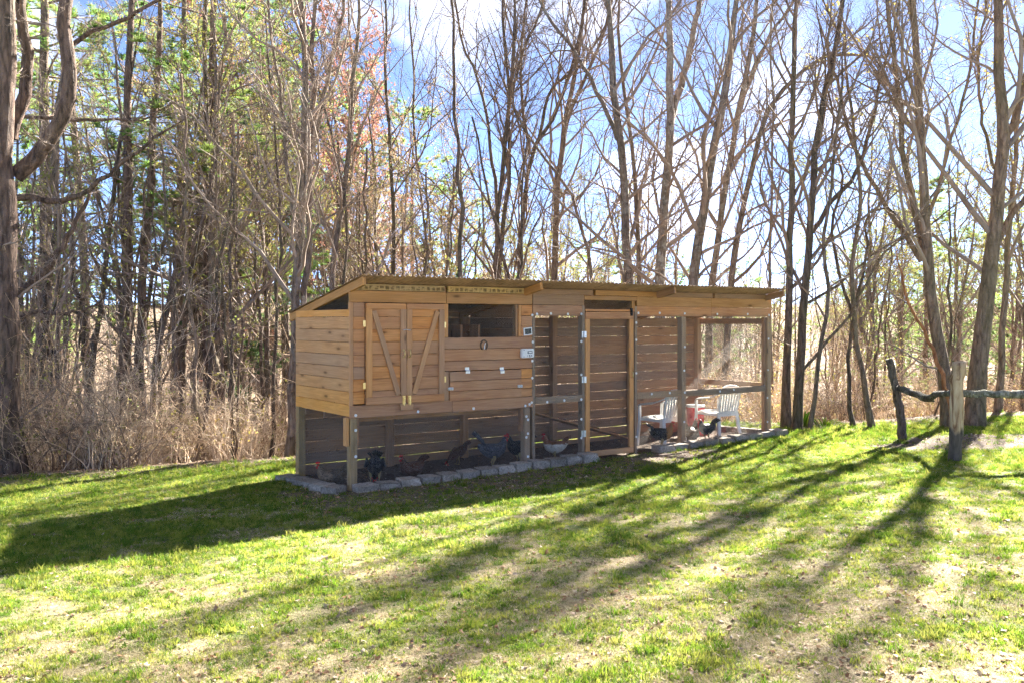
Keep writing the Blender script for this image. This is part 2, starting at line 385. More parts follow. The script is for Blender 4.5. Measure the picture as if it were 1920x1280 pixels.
M['grass'] = mat_leaf('grass_green', [(.0, (.095, .18, .016)), (.45, (.165, .25, .024)), (.8, (.26, .31, .04)), (1., (.36, .35, .08))], .55, .5, scale=.6)
M['straw'] = mat_leaf('grass_straw', [(.0, (.50, .41, .24)), (.5, (.40, .36, .16)), (1., (.58, .50, .34))], .35, .6, scale=.6)
M['dead_leaf'] = mat_leaf('dead_leaf', [(.0, (.26, .13, .06)), (.4, (.40, .27, .16)), (.75, (.50, .40, .29)), (1., (.20, .13, .085))], .2, .7, scale=.8)

# ------------------------------------------------------------------ ground
def dirt_mask(x, y):
    u, v = coop_uv(x, y)
    n = (fbm(x * 2.2, y * 2.2, 31) - .5) * 1.1; n2 = (fbm(x * .9, y * .9, 33) - .5) * 1.2
    inside = sstep(.0, .12, np.minimum(np.minimum(u + .12, 7.5 - u), np.minimum(v + .14, 1.75 - v)))
    strip = sstep(.55, .1, np.maximum(np.maximum(-.5 - u, u - 5.0), np.maximum(-.95 - v + n * .5, v - .2)) + n * .4) * .8
    door = sstep(.45, .1, np.hypot((u - 4.5) / 1.0, (v + .55) / .45) - .55 + n * .5)
    px, py = plane_hit(1880, 828)
    soil = sstep(.5, 0, np.hypot((x - px) / 1.9, (y - py) / 1.0) - .75 + n * .9)
    far = sstep(.5, .1, np.abs(y - edge_y(x) + .15) - .1 + n * .5) * .7
    return np.clip(np.maximum.reduce([inside, strip, door, soil, far]), 0, 1), inside
def dry_mask(x, y):
    n = fbm(x * 1.5 + .4 * y, y * 2.3, 41, 5); m = fbm(x * 5.5, y * 6.5, 43, 3); b = fbm(x * .33, y * .5, 47, 3)
    d = .06 + .50 * sstep(10.0, 5.5, y - .30 * x) + .12 * sstep(6.5, 4.5, y) + (n - .5) * 1.7 + (m - .5) * 1.5 + (b - .5) * .8 - .32 * sstep(8, 11, y)
    return np.clip(d, 0, 1)
def lawn_mask(x, y):
    e = y - edge_y(x) + (fbm(x * 1.6, y * 1.6, 51, 3) - .5) * .9
    return sstep(.35, -.1, e)
def spaced(lo, a, b, hi, step, k=1.22):
    mid = np.arange(a, b + 1e-6, step); L = [a]; s = step
    while L[-1] > lo: s *= k; L.append(L[-1] - s)
    R = [mid[-1]]; s = step
    while R[-1] < hi: s *= k; R.append(R[-1] + s)
    return np.concatenate([np.array(L[1:])[::-1], mid, np.array(R[1:])])
def build_ground():
    xs = spaced(-500, -11, 12, 500, .11); ys = spaced(-60, 2.5, 19, 900, .11)
    X, Y = np.meshgrid(xs, ys); x = X.ravel(); y = Y.ravel(); z = gz(x, y)
    d, ins = dirt_mask(x, y)
    z = z + (fbm(x * 9, y * 9, 61, 2) - .5) * .02 * (1 - ins)
    nx, ny = len(xs), len(ys); i = (np.arange(ny - 1)[:, None] * nx + np.arange(nx - 1)[None, :]).ravel()
    q = np.stack([i, i + 1, i + nx + 1, i + nx], 1)
    n = NT('ground_soil_and_lawn'); v = n.coord('Object')
    lawn, dry, dirt = n.attr('lawn'), n.attr('dry'), n.attr('dirt')
    f1 = n.noise(v, 28, 6, .7); f2 = n.noise(v, 90, 4, .7); f3 = n.noise(v, 5, 4)
    green = n.ramp(f1, [(.3, (.045, .075, .015)), (.55, (.09, .135, .025)), (.75, (.16, .19, .05))])
    straw = n.ramp(n.math('ADD', n.math('MULTIPLY', f1, .5), n.math('MULTIPLY', f2, .5)), [(.38, (.10, .07, .04)), (.48, (.30, .23, .135)), (.62, (.52, .43, .28))])
    soil = n.ramp(f1, [(.3, (.07, .05, .036)), (.55, (.15, .11, .08)), (.75, (.29, .225, .165))])
    litter = n.ramp(n.vor(v, 17).outputs['Color'], [(.1, (.10, .06, .035)), (.45, (.22, .145, .085)), (.8, (.34, .25, .16))])
    litter = n.mix(n.ramp(f1, [(.4, .6), (.6, 0.)]), litter, (.055, .04, .028))
    c = n.mix(dry, green, straw); c = n.mix(n.math('MULTIPLY', n.ramp(f2, [(.34, 1.), (.5, 0.)]), .7), c, (.06, .045, .028))
    c = n.mix(lawn, litter, c); c = n.mix(dirt, c, soil); n.base(c, .95); n.bump(n.math('ADD', f1, f2), .7, .02)
    V = np.stack([x, y, z], 1); me = mesh_np('ground', V, [q], True, [n.m])
    for nm, val in (('lawn', lawn_mask(x, y)), ('dry', dry_mask(x, y)), ('dirt', d)):
        a = me.attributes.new(nm, 'FLOAT', 'POINT'); a.data.foreach_set('value', val.astype(np.float32))
    tag(obj('ground', me), 'gently sloping lawn running into leaf-littered woodland floor', 'ground', kind='structure')
build_ground()

# ------------------------------------------------------------------ scatter (one object of stuff, instances on points)
def scatter(name, protos, pos, rot, scl, idx, label, cat):
    coll = bpy.data.collections.new(name + '_kinds')
    for k, me in enumerate(protos):
        coll.objects.link(bpy.data.objects.new('%s_kind_%02d' % (name, k), me))
    me = bpy.data.meshes.new(name); me.vertices.add(len(pos)); me.vertices.foreach_set('co', np.ascontiguousarray(pos, np.float32).ravel())
    a = me.attributes.new('rot', 'FLOAT_VECTOR', 'POINT'); a.data.foreach_set('vector', np.ascontiguousarray(rot, np.float32).ravel())
    a = me.attributes.new('scl', 'FLOAT', 'POINT'); a.data.foreach_set('value', np.ascontiguousarray(scl, np.float32))
    a = me.attributes.new('idx', 'INT', 'POINT'); a.data.foreach_set('value', np.ascontiguousarray(idx, np.int32))
    me.update(); o = obj(name, me); tag(o, label, cat, kind='stuff')
    t = bpy.data.node_groups.new(name, 'GeometryNodeTree')
    t.interface.new_socket('Geometry', in_out='INPUT', socket_type='NodeSocketGeometry'); t.interface.new_socket('Geometry', in_out='OUTPUT', socket_type='NodeSocketGeometry')
    N = t.nodes.new; gi = N('NodeGroupInput'); go = N('NodeGroupOutput'); ci = N('GeometryNodeCollectionInfo'); ip = N('GeometryNodeInstanceOnPoints')
    ci.inputs['Collection'].default_value = coll; ci.inputs['Separate Children'].default_value = True; ci.inputs['Reset Children'].default_value = True
    def at(nm, ty): n = N('GeometryNodeInputNamedAttribute'); n.data_type = ty; n.inputs[0].default_value = nm; return n.outputs[0]
    e2r = N('FunctionNodeEulerToRotation'); L = t.links.new
    L(gi.outputs[0], ip.inputs['Points']); L(ci.outputs[0], ip.inputs['Instance']); ip.inputs['Pick Instance'].default_value = True
    L(at('idx', 'INT'), ip.inputs['Instance Index']); L(at('rot', 'FLOAT_VECTOR'), e2r.inputs[0]); L(e2r.outputs[0], ip.inputs['Rotation'])
    L(at('scl', 'FLOAT'), ip.inputs['Scale']); L(ip.outputs[0], go.inputs[0])
    m = o.modifiers.new('scatter', 'NODES'); m.node_group = t
    return o

# ------------------------------------------------------------------ chicken coop
coop = empty('chicken_coop', (CO[0], CO[1], 0), math.atan2(CU[1], CU[0]))
tag(coop, 'long wooden chicken coop with raised nest cupboard, wire-mesh run and corrugated lean-to roof', 'chicken coop')
_bc = {}
def beam_mesh(L, w, t):
    k = (round(L, 3), round(w, 3), round(t, 3))
    bm = bmesh.new(); bmesh.ops.create_cube(bm, size=1); bmesh.ops.scale(bm, vec=k, verts=bm.verts)
    bmesh.ops.bevel(bm, geom=bm.edges[:], offset=min(.003, min(k) * .2), segments=1, affect='EDGES')
    me = bpy.data.meshes.new('board'); bm.to_mesh(me); bm.free(); return me
def plank(name, p0, p1, wdir, w, t, mat, parent=coop):
    """board from p0 to p1 (centre line); w across wdir, t the other way"""
    p0, p1 = Vector(p0), Vector(p1); x = (p1 - p0); L = x.length; x.normalize()
    y = Vector(wdir); y = (y - x * y.dot(x)).normalized(); z = x.cross(y)
    k = (round(L, 3), round(w, 3), round(t, 3), mat.name)
    if k not in _bc: me = beam_mesh(L, w, t); me.materials.append(mat); _bc[k] = me
    o = obj(name, _bc[k], parent)
    o.matrix_local = Matrix(((x.x, y.x, z.x, (p0.x + p1.x) / 2), (x.y, y.y, z.y, (p0.y + p1.y) / 2), (x.z, y.z, z.z, (p0.z + p1.z) / 2), (0, 0, 0, 1)))
    return o
rw = random.Random(5)
def hb(name, u0, u1, w0, w1, v0, v1, mat, parent=coop, gap=.0022):      # horizontal board along u
    return plank(name, (u0 + .0015, (v0 + v1) / 2, (w0 + w1) / 2), (u1 - .0015, (v0 + v1) / 2, (w0 + w1) / 2), (0, 0, 1), w1 - w0 - 2 * gap, v1 - v0, mat, parent)
def vb(name, u0, u1, w0, w1, v0, v1, mat, parent=coop):                   # upright
    return plank(name, ((u0 + u1) / 2, (v0 + v1) / 2, w0), ((u0 + u1) / 2, (v0 + v1) / 2, w1), (1, 0, 0), u1 - u0, v1 - v0, mat, parent)
def db(name, u0, u1, w0, w1, v0, v1, mat, parent=coop, gap=.0022):      # board along v
    return plank(name, ((u0 + u1) / 2, v0, (w0 + w1) / 2), ((u0 + u1) / 2, v1, (w0 + w1) / 2), (0, 0, 1), w1 - w0 - 2 * gap, u1 - u0, mat, parent)
ROWS = [.83, .967, 1.11, 1.25, 1.39, 1.525, 1.667, 1.81, 1.953, 2.114]
D_, VB = 1.575, .028
def fr(px, py, v=0.):                                                     # photo pixel -> (u, w) on a plane parallel to the coop front
    k = (px - 960) / FPX; ox = CO[0] + CV[0] * v; oy = CO[1] + CV[1] * v
    t = (k * oy - ox) / (CU[0] - CU[1] * k); return t, CAMZ + (HOR - py) * (oy + CU[1] * t) / FPX
def coop_floor(u, v): return G(CO[0] + CU[0] * u + CV[0] * v, CO[1] + CU[1] * u + CV[1] * v)

# nest cupboard, front
hb('plank', 0, 1.27, 2.114, 2.251, 0, VB, M['beam']); hb('plank', 1.27, 2.56, 2.114, 2.251, 0, VB, M['beam'])
for a, b in zip(ROWS[:-1], ROWS[1:]):
    if a < .9: continue
    hb('plank', .045, .19, a, b, 0, VB, M['front'])
vb('corner_trim', 0, .043, .832, 2.112, -.004, .036, M['trim'])
hb('plank', 0, 1.35, .812, .957, -.006, VB, M['front']); hb('plank', 1.35, 2.56, .802, .945, -.006, VB, M['front'])
vb('trim_strip', 1.232, 1.29, 1.712, 2.112, -.008, VB, M['trim'])
vb('trim_strip', 1.232, 1.298, .957, 1.303, -.008, VB, M['trim'])
vb('trim_strip', 2.345, 2.376, 1.712, 2.112, -.003, .05, M['trim']); vb('trim_strip', 2.308, 2.344, 1.712, 2.112, .02, .09, M['beam'])
for a, b in ((1.568, 1.71), (1.425, 1.568), (1.305, 1.425)): hb('plank', 1.232, 2.555, a, b, 0, VB, M['front'])
for a, b in ((1.71, 1.84), (1.84, 1.975), (1.975, 2.112)): hb('plank', 2.378, 2.555, a, b, 0, VB, M['front'])
for a, b in ((.947, 1.05), (1.05, 1.18), (1.18, 1.303)): hb('plank', 2.38, 2.555, a, b, 0, VB, M['front'])
# nest cupboard, left side
for i, (a, b) in enumerate(zip(ROWS[:-1], ROWS[1:])):
    top = min(b, 2.036)
    if top - a > .02: db('plank', -.002, VB, a, top, .002, D_, M['side'])
# side rafters and roof
SL = .1832
def roof_w(v): return 2.329 - SL * v
RU = [.02, 1.27, 2.45, 3.6, 4.79, 5.95, 7.16]
for i, u in enumerate(RU):
    w = .04
    plank('rafter', (u, -.34, roof_w(-.34) - .05), (u, 1.79, roof_w(1.79) - .05), (0, 0, 1), .092, w, M['beam'] if i in (0, 6, 2, 4) else M['back']) if i in (0, 2, 4, 6) else plank('rafter', (u, .04, roof_w(.04) - .05), (u, 1.79, roof_w(1.79) - .05), (0, 0, 1), .092, w, M['back'])
def roof_sheet(u0, u1, lift):
    n = int((u1 - u0) / .0085); us = np.linspace(u0, u1, n + 1); A = .0085 * np.cos(us / .068 * 2 * np.pi)
    V = []
    for off in (0, -.0025):
        for v in (-.375, .35, 1.1, 1.82): V.append(np.stack([us, np.full_like(us, v), roof_w(v) + .012 + A + lift + off], 1))
    V = np.concatenate(V); m = n + 1; q = []
    i = np.arange(n)
    for r in range(3): q.append(np.stack([i + r * m, i + 1 + r * m, i + 1 + (r + 1) * m, i + (r + 1) * m], 1)); q.append(np.stack([i + (r + 4) * m, i + (r + 5) * m, i + 1 + (r + 5) * m, i + 1 + (r + 4) * m], 1))
    q.append(np.stack([i, i + 4 * m, i + 1 + 4 * m, i + 1], 1)); q.append(np.stack([i + 3 * m, i + 1 + 3 * m, i + 1 + 7 * m, i + 7 * m], 1))
    obj('roof_sheet', mesh_np('roof_sheet', V, q, True, [M['roof']]), coop)
for k in range(4): roof_sheet(-.02 + k * 1.80, -.02 + k * 1.80 + 1.86 - (.06 if k == 3 else 0), .003 * (k % 2))
# blocking boards under the corrugation
for i in range(6):
    hb('blocking', RU[i] + .022, RU[i + 1] - .022, 2.253, 2.326, .0, .036, M['stained'] if i < 2 else M['beam'], gap=.001)
# run: top boards
for a, b in ((2.565, 3.425), (4.385, 5.9), (5.9, 7.28)):
    hb('plank', a, b, 2.117, 2.255, 0, VB, M['beam']); hb('plank', a, b, 1.975, 2.117, 0, VB, M['front'])
hb('plank', 3.427, 4.383, 2.19, 2.25, 0, VB, M['beam'])
hb('transom_rail', 3.44, 4.34, 2.036, 2.072, -.004, .04, M['front']); vb('trim_strip', 4.286, 4.34, 2.074, 2.188, -.003, .04, M['beam'])
# posts
def post(u0, u1, v0, v1, top, mat, name='post', foot=None):
    return vb(name, u0, u1, (coop_floor((u0 + u1) / 2, (v0 + v1) / 2) - .05) if foot is None else foot, top, v0, v1, mat)
post(.012, .10, .004, .092, .81, M['post']); post(2.435, 2.523, .004, .092, .80, M['grey'])
post(.0, .09, D_ - .09, D_, 2.0, M['post'])
vb('brace_block', -.035, .0, .5, .82, .01, .09, M['side']); vb('brace_block', .101, .135, .48, .81, .03, .1, M['front']); vb('brace_block', 2.40, 2.434, .5, .80, .03, .1, M['front'])
post(2.557, 2.60, -.004, .085, 1.975, M['grey']); post(3.385, 3.43, -.003, .085, 2.115, M['grey'])
post(4.342, 4.384, -.003, .085, 2.115, M['grey']); post(5.27, 5.36, .0, .088, 1.973, M['grey'])
post(7.19, 7.28, .0, .088, 1.973, M['grey']); vb('corner_trim', 7.145, 7.188, .1, 1.973, .03, .088, M['back'])
post(7.19, 7.28, D_ - .09, D_, 2.0, M['grey'])
for u in (1.24, 2.42, 4.02, 5.6): post(u, u + .09, D_ - .12, D_ - .032, 2.0, M['back'])
# rails
for a, b, w0, w1 in ((2.602, 3.384, .84, .928), (4.386, 5.268, .82, .91), (5.362, 7.143, .812, .905)): hb('rail', a, b, w0, w1, -.003, .036, M['grey'], gap=0)
db('rail', 7.235, 7.275, 1.868, 1.957, .09, D_ - .092, M['back'], gap=0); db('rail', 7.235, 7.275, .845, .935, .09, D_ - .092, M['grey'], gap=0)
# back wall: boards with daylight gaps
for r in range(14):
    a = -.06 + r * .1445; b = a + .1445
    for u0, u1 in ((.0, 1.285), (1.285, 2.465), (2.465, 4.065), (4.065, 5.645), (5.645, 7.28)):
        g = rw.choice((.0014, .0022, .0036, .0048, .006)); s = rw.uniform(-.004, .004)
        if a < coop_floor((u0 + u1) / 2, D_) - .16: continue
        plank('plank', (u0 + .002, D_ + .012, (a + b) / 2 - s), (u1 - .002, D_ + .012, (a + b) / 2 + s), (0, 0, 1), .1445 - 2 * g, .024, M['back'])
hb('plank', .0, 2.55, 1.963, 2.04, D_, D_ + .024, M['back'])  # added row: closes the gap under the roof to keep the cupboard interior dark
# nest box floor, inner wall, floor beams
for k in range(10): hb('floor_plank', .03, 2.55, .835, .865, .03 + k * .152, .03 + k * .152 + .149, M['back'], gap=0)
for a, b in zip(ROWS[:-1], ROWS[1:]): db('plank', 2.528, 2.554, a, b, .10, D_ - .13, M['back'])
for v in (.16, .8, 1.38): db('joist', 0, 0, 0, 0, 0, 0, M['back']) if False else hb('joist', .05, 2.5, .75, .832, v, v + .04, M['back'], gap=0)
for u in (1.78, 2.05): vb('nest_divider', u, u + .03, .87, 1.86, .5, .9, M['front'])
# ramp
r0, r1 = Vector((2.58, .85, .80)), Vector((5.0, .85, .14))
for k in range(3): plank('ramp_plank', r0 + Vector((0, k * .11, 0)), r1 + Vector((0, k * .11, 0)), (0, 1, 0), .106, .022, M['back'])
for k in range(7): f = (k + .7) / 7.6; p = r0.lerp(r1, f); plank('ramp_cleat', p + Vector((0, -.05, .022)), p + Vector((0, .27, .022)), (1, 0, 0), .025, .018, M['back'])

# double cupboard door
def cup_door(a, b, flip):
    d = empty('cupboard_door', (0, 0, 0), 0, coop)
    for w0, w1 in zip(ROWS[1:-1], ROWS[2:]): hb('plank', a + .002, b - .002, max(w0, .965), min(w1, 2.105), -.008, .016, M['front'], d)
    hb('door_rail', a, b, 2.042, 2.108, -.034, -.009, M['front'], d, 0); hb('door_rail', a, b, .957, 1.04, -.034, -.009, M['front'], d, 0)
    vb('door_stile', a, a + .072, 1.042, 2.04, -.036, -.009, M['trim'], d); vb('door_stile', b - .072, b, 1.042, 2.04, -.036, -.009, M['trim'], d)
    x0, x1 = (a + .095, b - .1) if not flip else (b - .095, a + .1)
    plank('door_brace', (x0, -.0225, 2.02), (x1, -.0225, 1.058), (1, 0, 0), .06, .024, M['trim'], d)
    hx = a - .008 if not flip else b + .008
    for w in (1.875, 1.175) if not flip else (1.86, 1.21):
        m = MB(); m.box((hx - .012, -.011, w), (.024, .005, .07)); m.box((hx + .012, -.013, w), (.022, .005, .07)); m.tube([(hx, -.014, w - .036), (hx, -.014, w + .036)], .006, 8)
        m.build('hinge', M['brass'], d)
    cx = b - .036 if not flip else a + .036
    m = MB(); m.tube([(cx, -.036, 1.49), (cx, -.058, 1.495), (cx, -.062, 1.53), (cx, -.058, 1.565), (cx, -.036, 1.57)], .006, 8); m.box((cx, -.037, 1.49), (.022, .004, .022)); m.box((cx, -.037, 1.57), (.022, .004, .022))
    m.build('handle', M['brass'], d, True)
    m = MB(); m.box((cx, -.038, .99), (.034, .004, .10)); m.tube([(cx, -.046, .93), (cx, -.046, 1.03)], .007, 8); m.box((cx, -.043, .96), (.03, .012, .012)); m.box((cx, -.043, 1.01), (.03, .012, .012))
    m.build('barrel_bolt', M['brass'], d)
    return d
d1 = cup_door(.197, .708, False); cup_door(.712, 1.224, True)
hb('catch_block', .63, .80, .872, .95, -.034, -.008, M['trim'], gap=0)
m = MB(); m.tube([(.668, -.042, 1.80), (.69, -.05, 1.806), (.735, -.05, 1.80), (.75, -.04, 1.795)], .0045, 6); m.tube([(.668, -.036, 1.80), (.668, -.05, 1.80)], .006, 6); m.tube([(.75, -.036, 1.80), (.75, -.05, 1.80)], .006, 6)
m.build('hook_latch', M['zinc'], d1, True)

# nest hatch
h = empty('nest_hatch', (0, 0, 0), 0, coop)
for a, b in ((.945, 1.06), (1.06, 1.18), (1.18, 1.300)): hb('plank', 1.308, 2.374, a, b, -.018, .012, M['front'], h)
for px in (877, 942):
    u, w = fr(px, 694, -.02); m = MB(); m.box((u, -.022, w - .02), (.06, .005, .03)); m.box((u, -.004, w + .022), (.06, .005, .035)); m.tube([(u - .03, -.024, w), (u + .03, -.024, w)], .007, 8)
    m.build('hinge', M['zinc'], h)
for px, py in ((845, 728), (975, 723)):
    u, w = fr(px, py, -.02); m = MB(); m.box((u, -.021, w), (.075, .005, .03)); m.tube([(u - .04, -.03, w), (u + .03, -.03, w)], .008, 8); m.box((u - .02, -.026, w), (.012, .014, .034)); m.box((u + .02, -.026, w), (.012, .014, .034)); m.tube([(u, -.03, w), (u, -.045, w + .012)], .006, 6)
    m.build('slide_bolt', M['zinc'], h)

# screen door
s = empty('screen_door', (0, 0, 0), 0, coop)
vb('door_stile', 3.437, 3.512, .16, 1.935, -.014, .024, M['trim'], s); vb('door_stile', 4.232, 4.31, .16, 1.935, -.014, .024, M['trim'], s)
hb('door_rail', 3.437, 4.31, 1.937, 2.03, -.014, .024, M['front'], s, 0)
hb('door_rail', 3.437, 4.31, .085, .158, -.014, .024, M['side'], s, 0)
for px, py, c in ((1094, 627, 'zinc'), (1094, 711, 'zinc'), (1093, 812, 'zinc')):
    u, w = fr(px, py); m = MB(); m.box((u - .018, -.008, w), (.034, .005, .085)); m.box((u + .02, -.017, w), (.034, .005, .085)); m.tube([(u, -.02, w - .043), (u, -.02, w + .043)], .008, 8); m.build('hinge', M[c], s)
m = MB(); m.box((4.262, -.02, 2.03), (.03, .012, .10)); m.tube([(4.262, -.032, 1.985), (4.262, -.032, 2.06)], .012, 8); m.box((4.262, -.02, 2.075), (.045, .012, .022)); m.build('gate_bolt', M['black'], s)
m = MB(); m.tube([(4.275, -.016, 1.13), (4.275, -.04, 1.135), (4.275, -.04, 1.2), (4.275, -.016, 1.205)], .006, 8); m.build('handle', M['brass'], s, True)

# hardware cloth
def wire_mesh(origin, A, Bv, la, lb, parent=coop, pitch=.0165, r=.0009):
    o = Vector(origin); A = Vector(A); Bv = Vector(Bv); P = []
    for L, d, e, le in ((la, A, Bv, lb), (lb, Bv, A, la)):
        k = np.arange(0, L + 1e-6, pitch); p0 = np.array(o)[None] + k[:, None] * np.array(d)[None]
        P.append(np.stack([p0, p0 + np.array(e)[None] * le], 1))
    P = np.concatenate(P); b = Bag(); b.tubes(P, np.full(P.shape[:2], r), 3)
    o = obj('wire_mesh', b.mesh('wire_mesh', False, [M['wire']]), parent); o['kind'] = 'stuff'
U, Wz, Vv = (1, 0, 0), (0, 0, 1), (0, 1, 0)
wire_mesh((.02, -.006, .05), U, Wz, 2.5, .775); wire_mesh((2.56, -.009, .06), U, Wz, .86, 1.94)
wire_mesh((3.47, .006, .14), U, Wz, .80, 1.82, s); wire_mesh((3.43, .012, 2.06), U, Wz, .89, .14)
wire_mesh((4.36, -.009, .1), U, Wz, 2.9, 1.90); wire_mesh((1.27, .034, 1.70), U, Wz, 1.06, .43)
wire_mesh((-.006, .02, .02), Vv, Wz, 1.54, .82); wire_mesh((7.286, .02, .05), Vv, Wz, 1.54, 1.92)
wire_mesh((.034, .03, 2.02), Vv, Wz, 1.45, .2)
# washers holding the mesh
def washers(pts, v):
    for px, py in pts:
        u, w = fr(px, py, v); m = MB(); m.tube([(0, .003, 0), (0, -.003, 0)], .017, 12); m.tube([(0, -.003, 0), (0, -.007, 0)], .006, 8)
        m.build('washer', M['washer'], coop, loc=(u, v, w))
washers([(667, 778), (784, 771), (888, 765), (985, 760)], -.011)
washers([(667, 806), (667, 855), (987, 780), (990, 786), (990, 812), (987, 819), (990, 855)], -.009)
washers([(998, 591), (1007, 589), (1033, 588), (1065, 589), (1090, 589), (999, 641), (998, 676), (998, 708), (1090, 640), (1090, 702), (1090, 748), (1090, 785), (1090, 820), (993, 757), (997, 754), (1026, 753), (1058, 750)], -.012)
washers([(1197, 587), (1237, 587), (1284, 588), (1345, 589), (1402, 589), (1442, 591), (1193, 605), (1193, 637), (1193, 699), (1193, 818), (1222, 738), (1256, 736), (1284, 735), (1284, 650), (1283, 694), (1283, 790), (1350, 733), (1376, 730), (1441, 635), (1440, 693), (1439, 745), (1439, 790)], -.012)
# solar panel and control box on the cupboard wall
sp_ = empty('solar_panel', (2.475, -.012, 1.775), 0, coop); sp_.rotation_euler = (0, math.radians(-5), 0)
m = MB(); m.box((0, 0, .042), (.128, .016, .012)); m.box((0, 0, -.042), (.128, .016, .012)); m.box((-.058, 0, 0), (.012, .016, .072)); m.box((.058, 0, 0), (.012, .016, .072)); m.build('frame', M['white'], sp_)
m = MB()
for k in range(4): m.box((-.0385 + k * .0257, .003, 0), (.0235, .008, .071))
m.build('cell', M['cell'], sp_); m = MB(); m.box((0, .006, 0), (.1, .005, .07)); m.build('backing', M['zinc'], sp_)
cb = empty('control_box', (2.452, -.03, 1.50), 0, coop)
bm = bmesh.new(); bmesh.ops.create_cube(bm, size=1); bmesh.ops.scale(bm, vec=(.19, .055, .115), verts=bm.verts); bmesh.ops.bevel(bm, geom=bm.edges[:], offset=.009, segments=3, affect='EDGES')
me = bpy.data.meshes.new('case'); bm.to_mesh(me); bm.free(); me.materials.append(M['white']); obj('case', me, cb)
m = MB(); m.box((.025, -.029, .012), (.075, .004, .034)); m.build('screen', M['screen'], cb)
m = MB(); m.box((.025, -.0315, .012), (.05, .002, .012)); m.build('display_digits', M['zinc'], cb)
for x, z, a in ((-.012, -.03, .006), (.018, -.024, .012), (.022, -.042, .016), (.048, -.03, .016)): m = MB(); m.box((x, -.029, z), (a, .004, .014)); m.build('button', M['button'], cb)
for z in (.042, -.042): m = MB(); m.tube([(-.07, -.027, z), (-.07, -.031, z)], .006, 8); m.build('screw', M['button'], cb)
# horseshoe
u_, w_ = fr(907, 647); hs = MB(); pts = [(.048 * math.sin(a) * (1 if abs(a) < 2 else .92), 0, .062 * math.cos(a)) for a in np.linspace(-2.55, 2.55, 21)]
hs.ribbon(pts, [(p[0], 0, p[2]) for p in pts], .017, .009)
hw = hs.build('horseshoe', M['rust'], None); hw.parent = None
hw.location = (CO[0] + CU[0] * u_ - CV[0] * .007, CO[1] + CU[1] * u_ - CV[1] * .007, w_); hw.rotation_euler = (0, 0, math.atan2(CU[1], CU[0]))
tag(hw, 'rusty iron horseshoe hung on the planks below the mesh window', 'horseshoe')
m = MB(); m.tube([(.004, -.006, -.005), (.018, -.009, .03)], .006, 6); m.tube([(.004, -.006, -.045), (.004, -.006, -.005)], .006, 6); m.build('nail_strip', M['zinc'], hw)
def coop_world(u, v, w): return Vector((CO[0] + CU[0] * u + CV[0] * v, CO[1] + CU[1] * u + CV[1] * v, w))
CRZ = math.atan2(CU[1], CU[0])

# ------------------------------------------------------------------ edging blocks
def stone_mesh(seed):
    r = np.random.default_rng(seed); bm = bmesh.new(); bmesh.ops.create_cube(bm, size=1)
    bmesh.ops.bevel(bm, geom=bm.edges[:], offset=.05, segments=1, affect='EDGES'); bmesh.ops.subdivide_edges(bm, edges=bm.edges[:], cuts=1, use_grid_fill=True)
    for v in bm.verts:
        x, y, z = v.co; x *= .262 * (1 - .18 * (y + .5)); y *= .2; z *= .115
        rough = .014 if y < -.06 else .004
        v.co = (x + r.normal(0, .004), y + r.normal(0, rough), z + r.normal(0, .003))
    me = bpy.data.meshes.new('edging_block'); bm.to_mesh(me); bm.free(); me.materials.append(M['stone']); return me
SM = [stone_mesh(k) for k in range(5)]
def stone(u, v, top, rz, k, lab, grp, sx=1.):
    p = coop_world(u, v, top - .04); o = obj('edging_block', SM[k % 5], None, p); o.rotation_euler = (rw.uniform(-.04, .04), rw.uniform(-.03, .03), CRZ + rz + rw.uniform(-.05, .05)); o.scale = (sx * rw.uniform(.9, 1.03), rw.uniform(.88, 1.08), rw.uniform(.9, 1.2))
    tag(o, lab, 'block', grp)
for k in range(13): stone(.13 + k * .268, -.135 + rw.uniform(-.012, .012), .066 + .013 * .9 * k * .55, 0, k, 'grey concrete edging block laid under the coop front below the nest cupboard', 'front edging blocks by the cupboard')
for k in range(9): stone(4.74 + k * .318, -.12 + rw.uniform(-.015, .015), .135 + k * .007, 0, k + 2, 'grey concrete edging block laid beneath the mesh bay with the white chairs', 'front edging blocks by the chairs', 1.13)
for k in range(6): stone(-.17 - .02 * (k % 2), .02 + k * .265, .05 - .012 * k, math.radians(-62), k + 1, 'grey concrete edging block set askew along the short end below the honey-coloured boards', 'side edging blocks', .95)
for k in range(4): stone(7.33, .35 + k * .33, .15 - .01 * k, math.radians(90), k, 'grey concrete edging block laid along the open mesh end of the run', 'end edging blocks', 1.1)

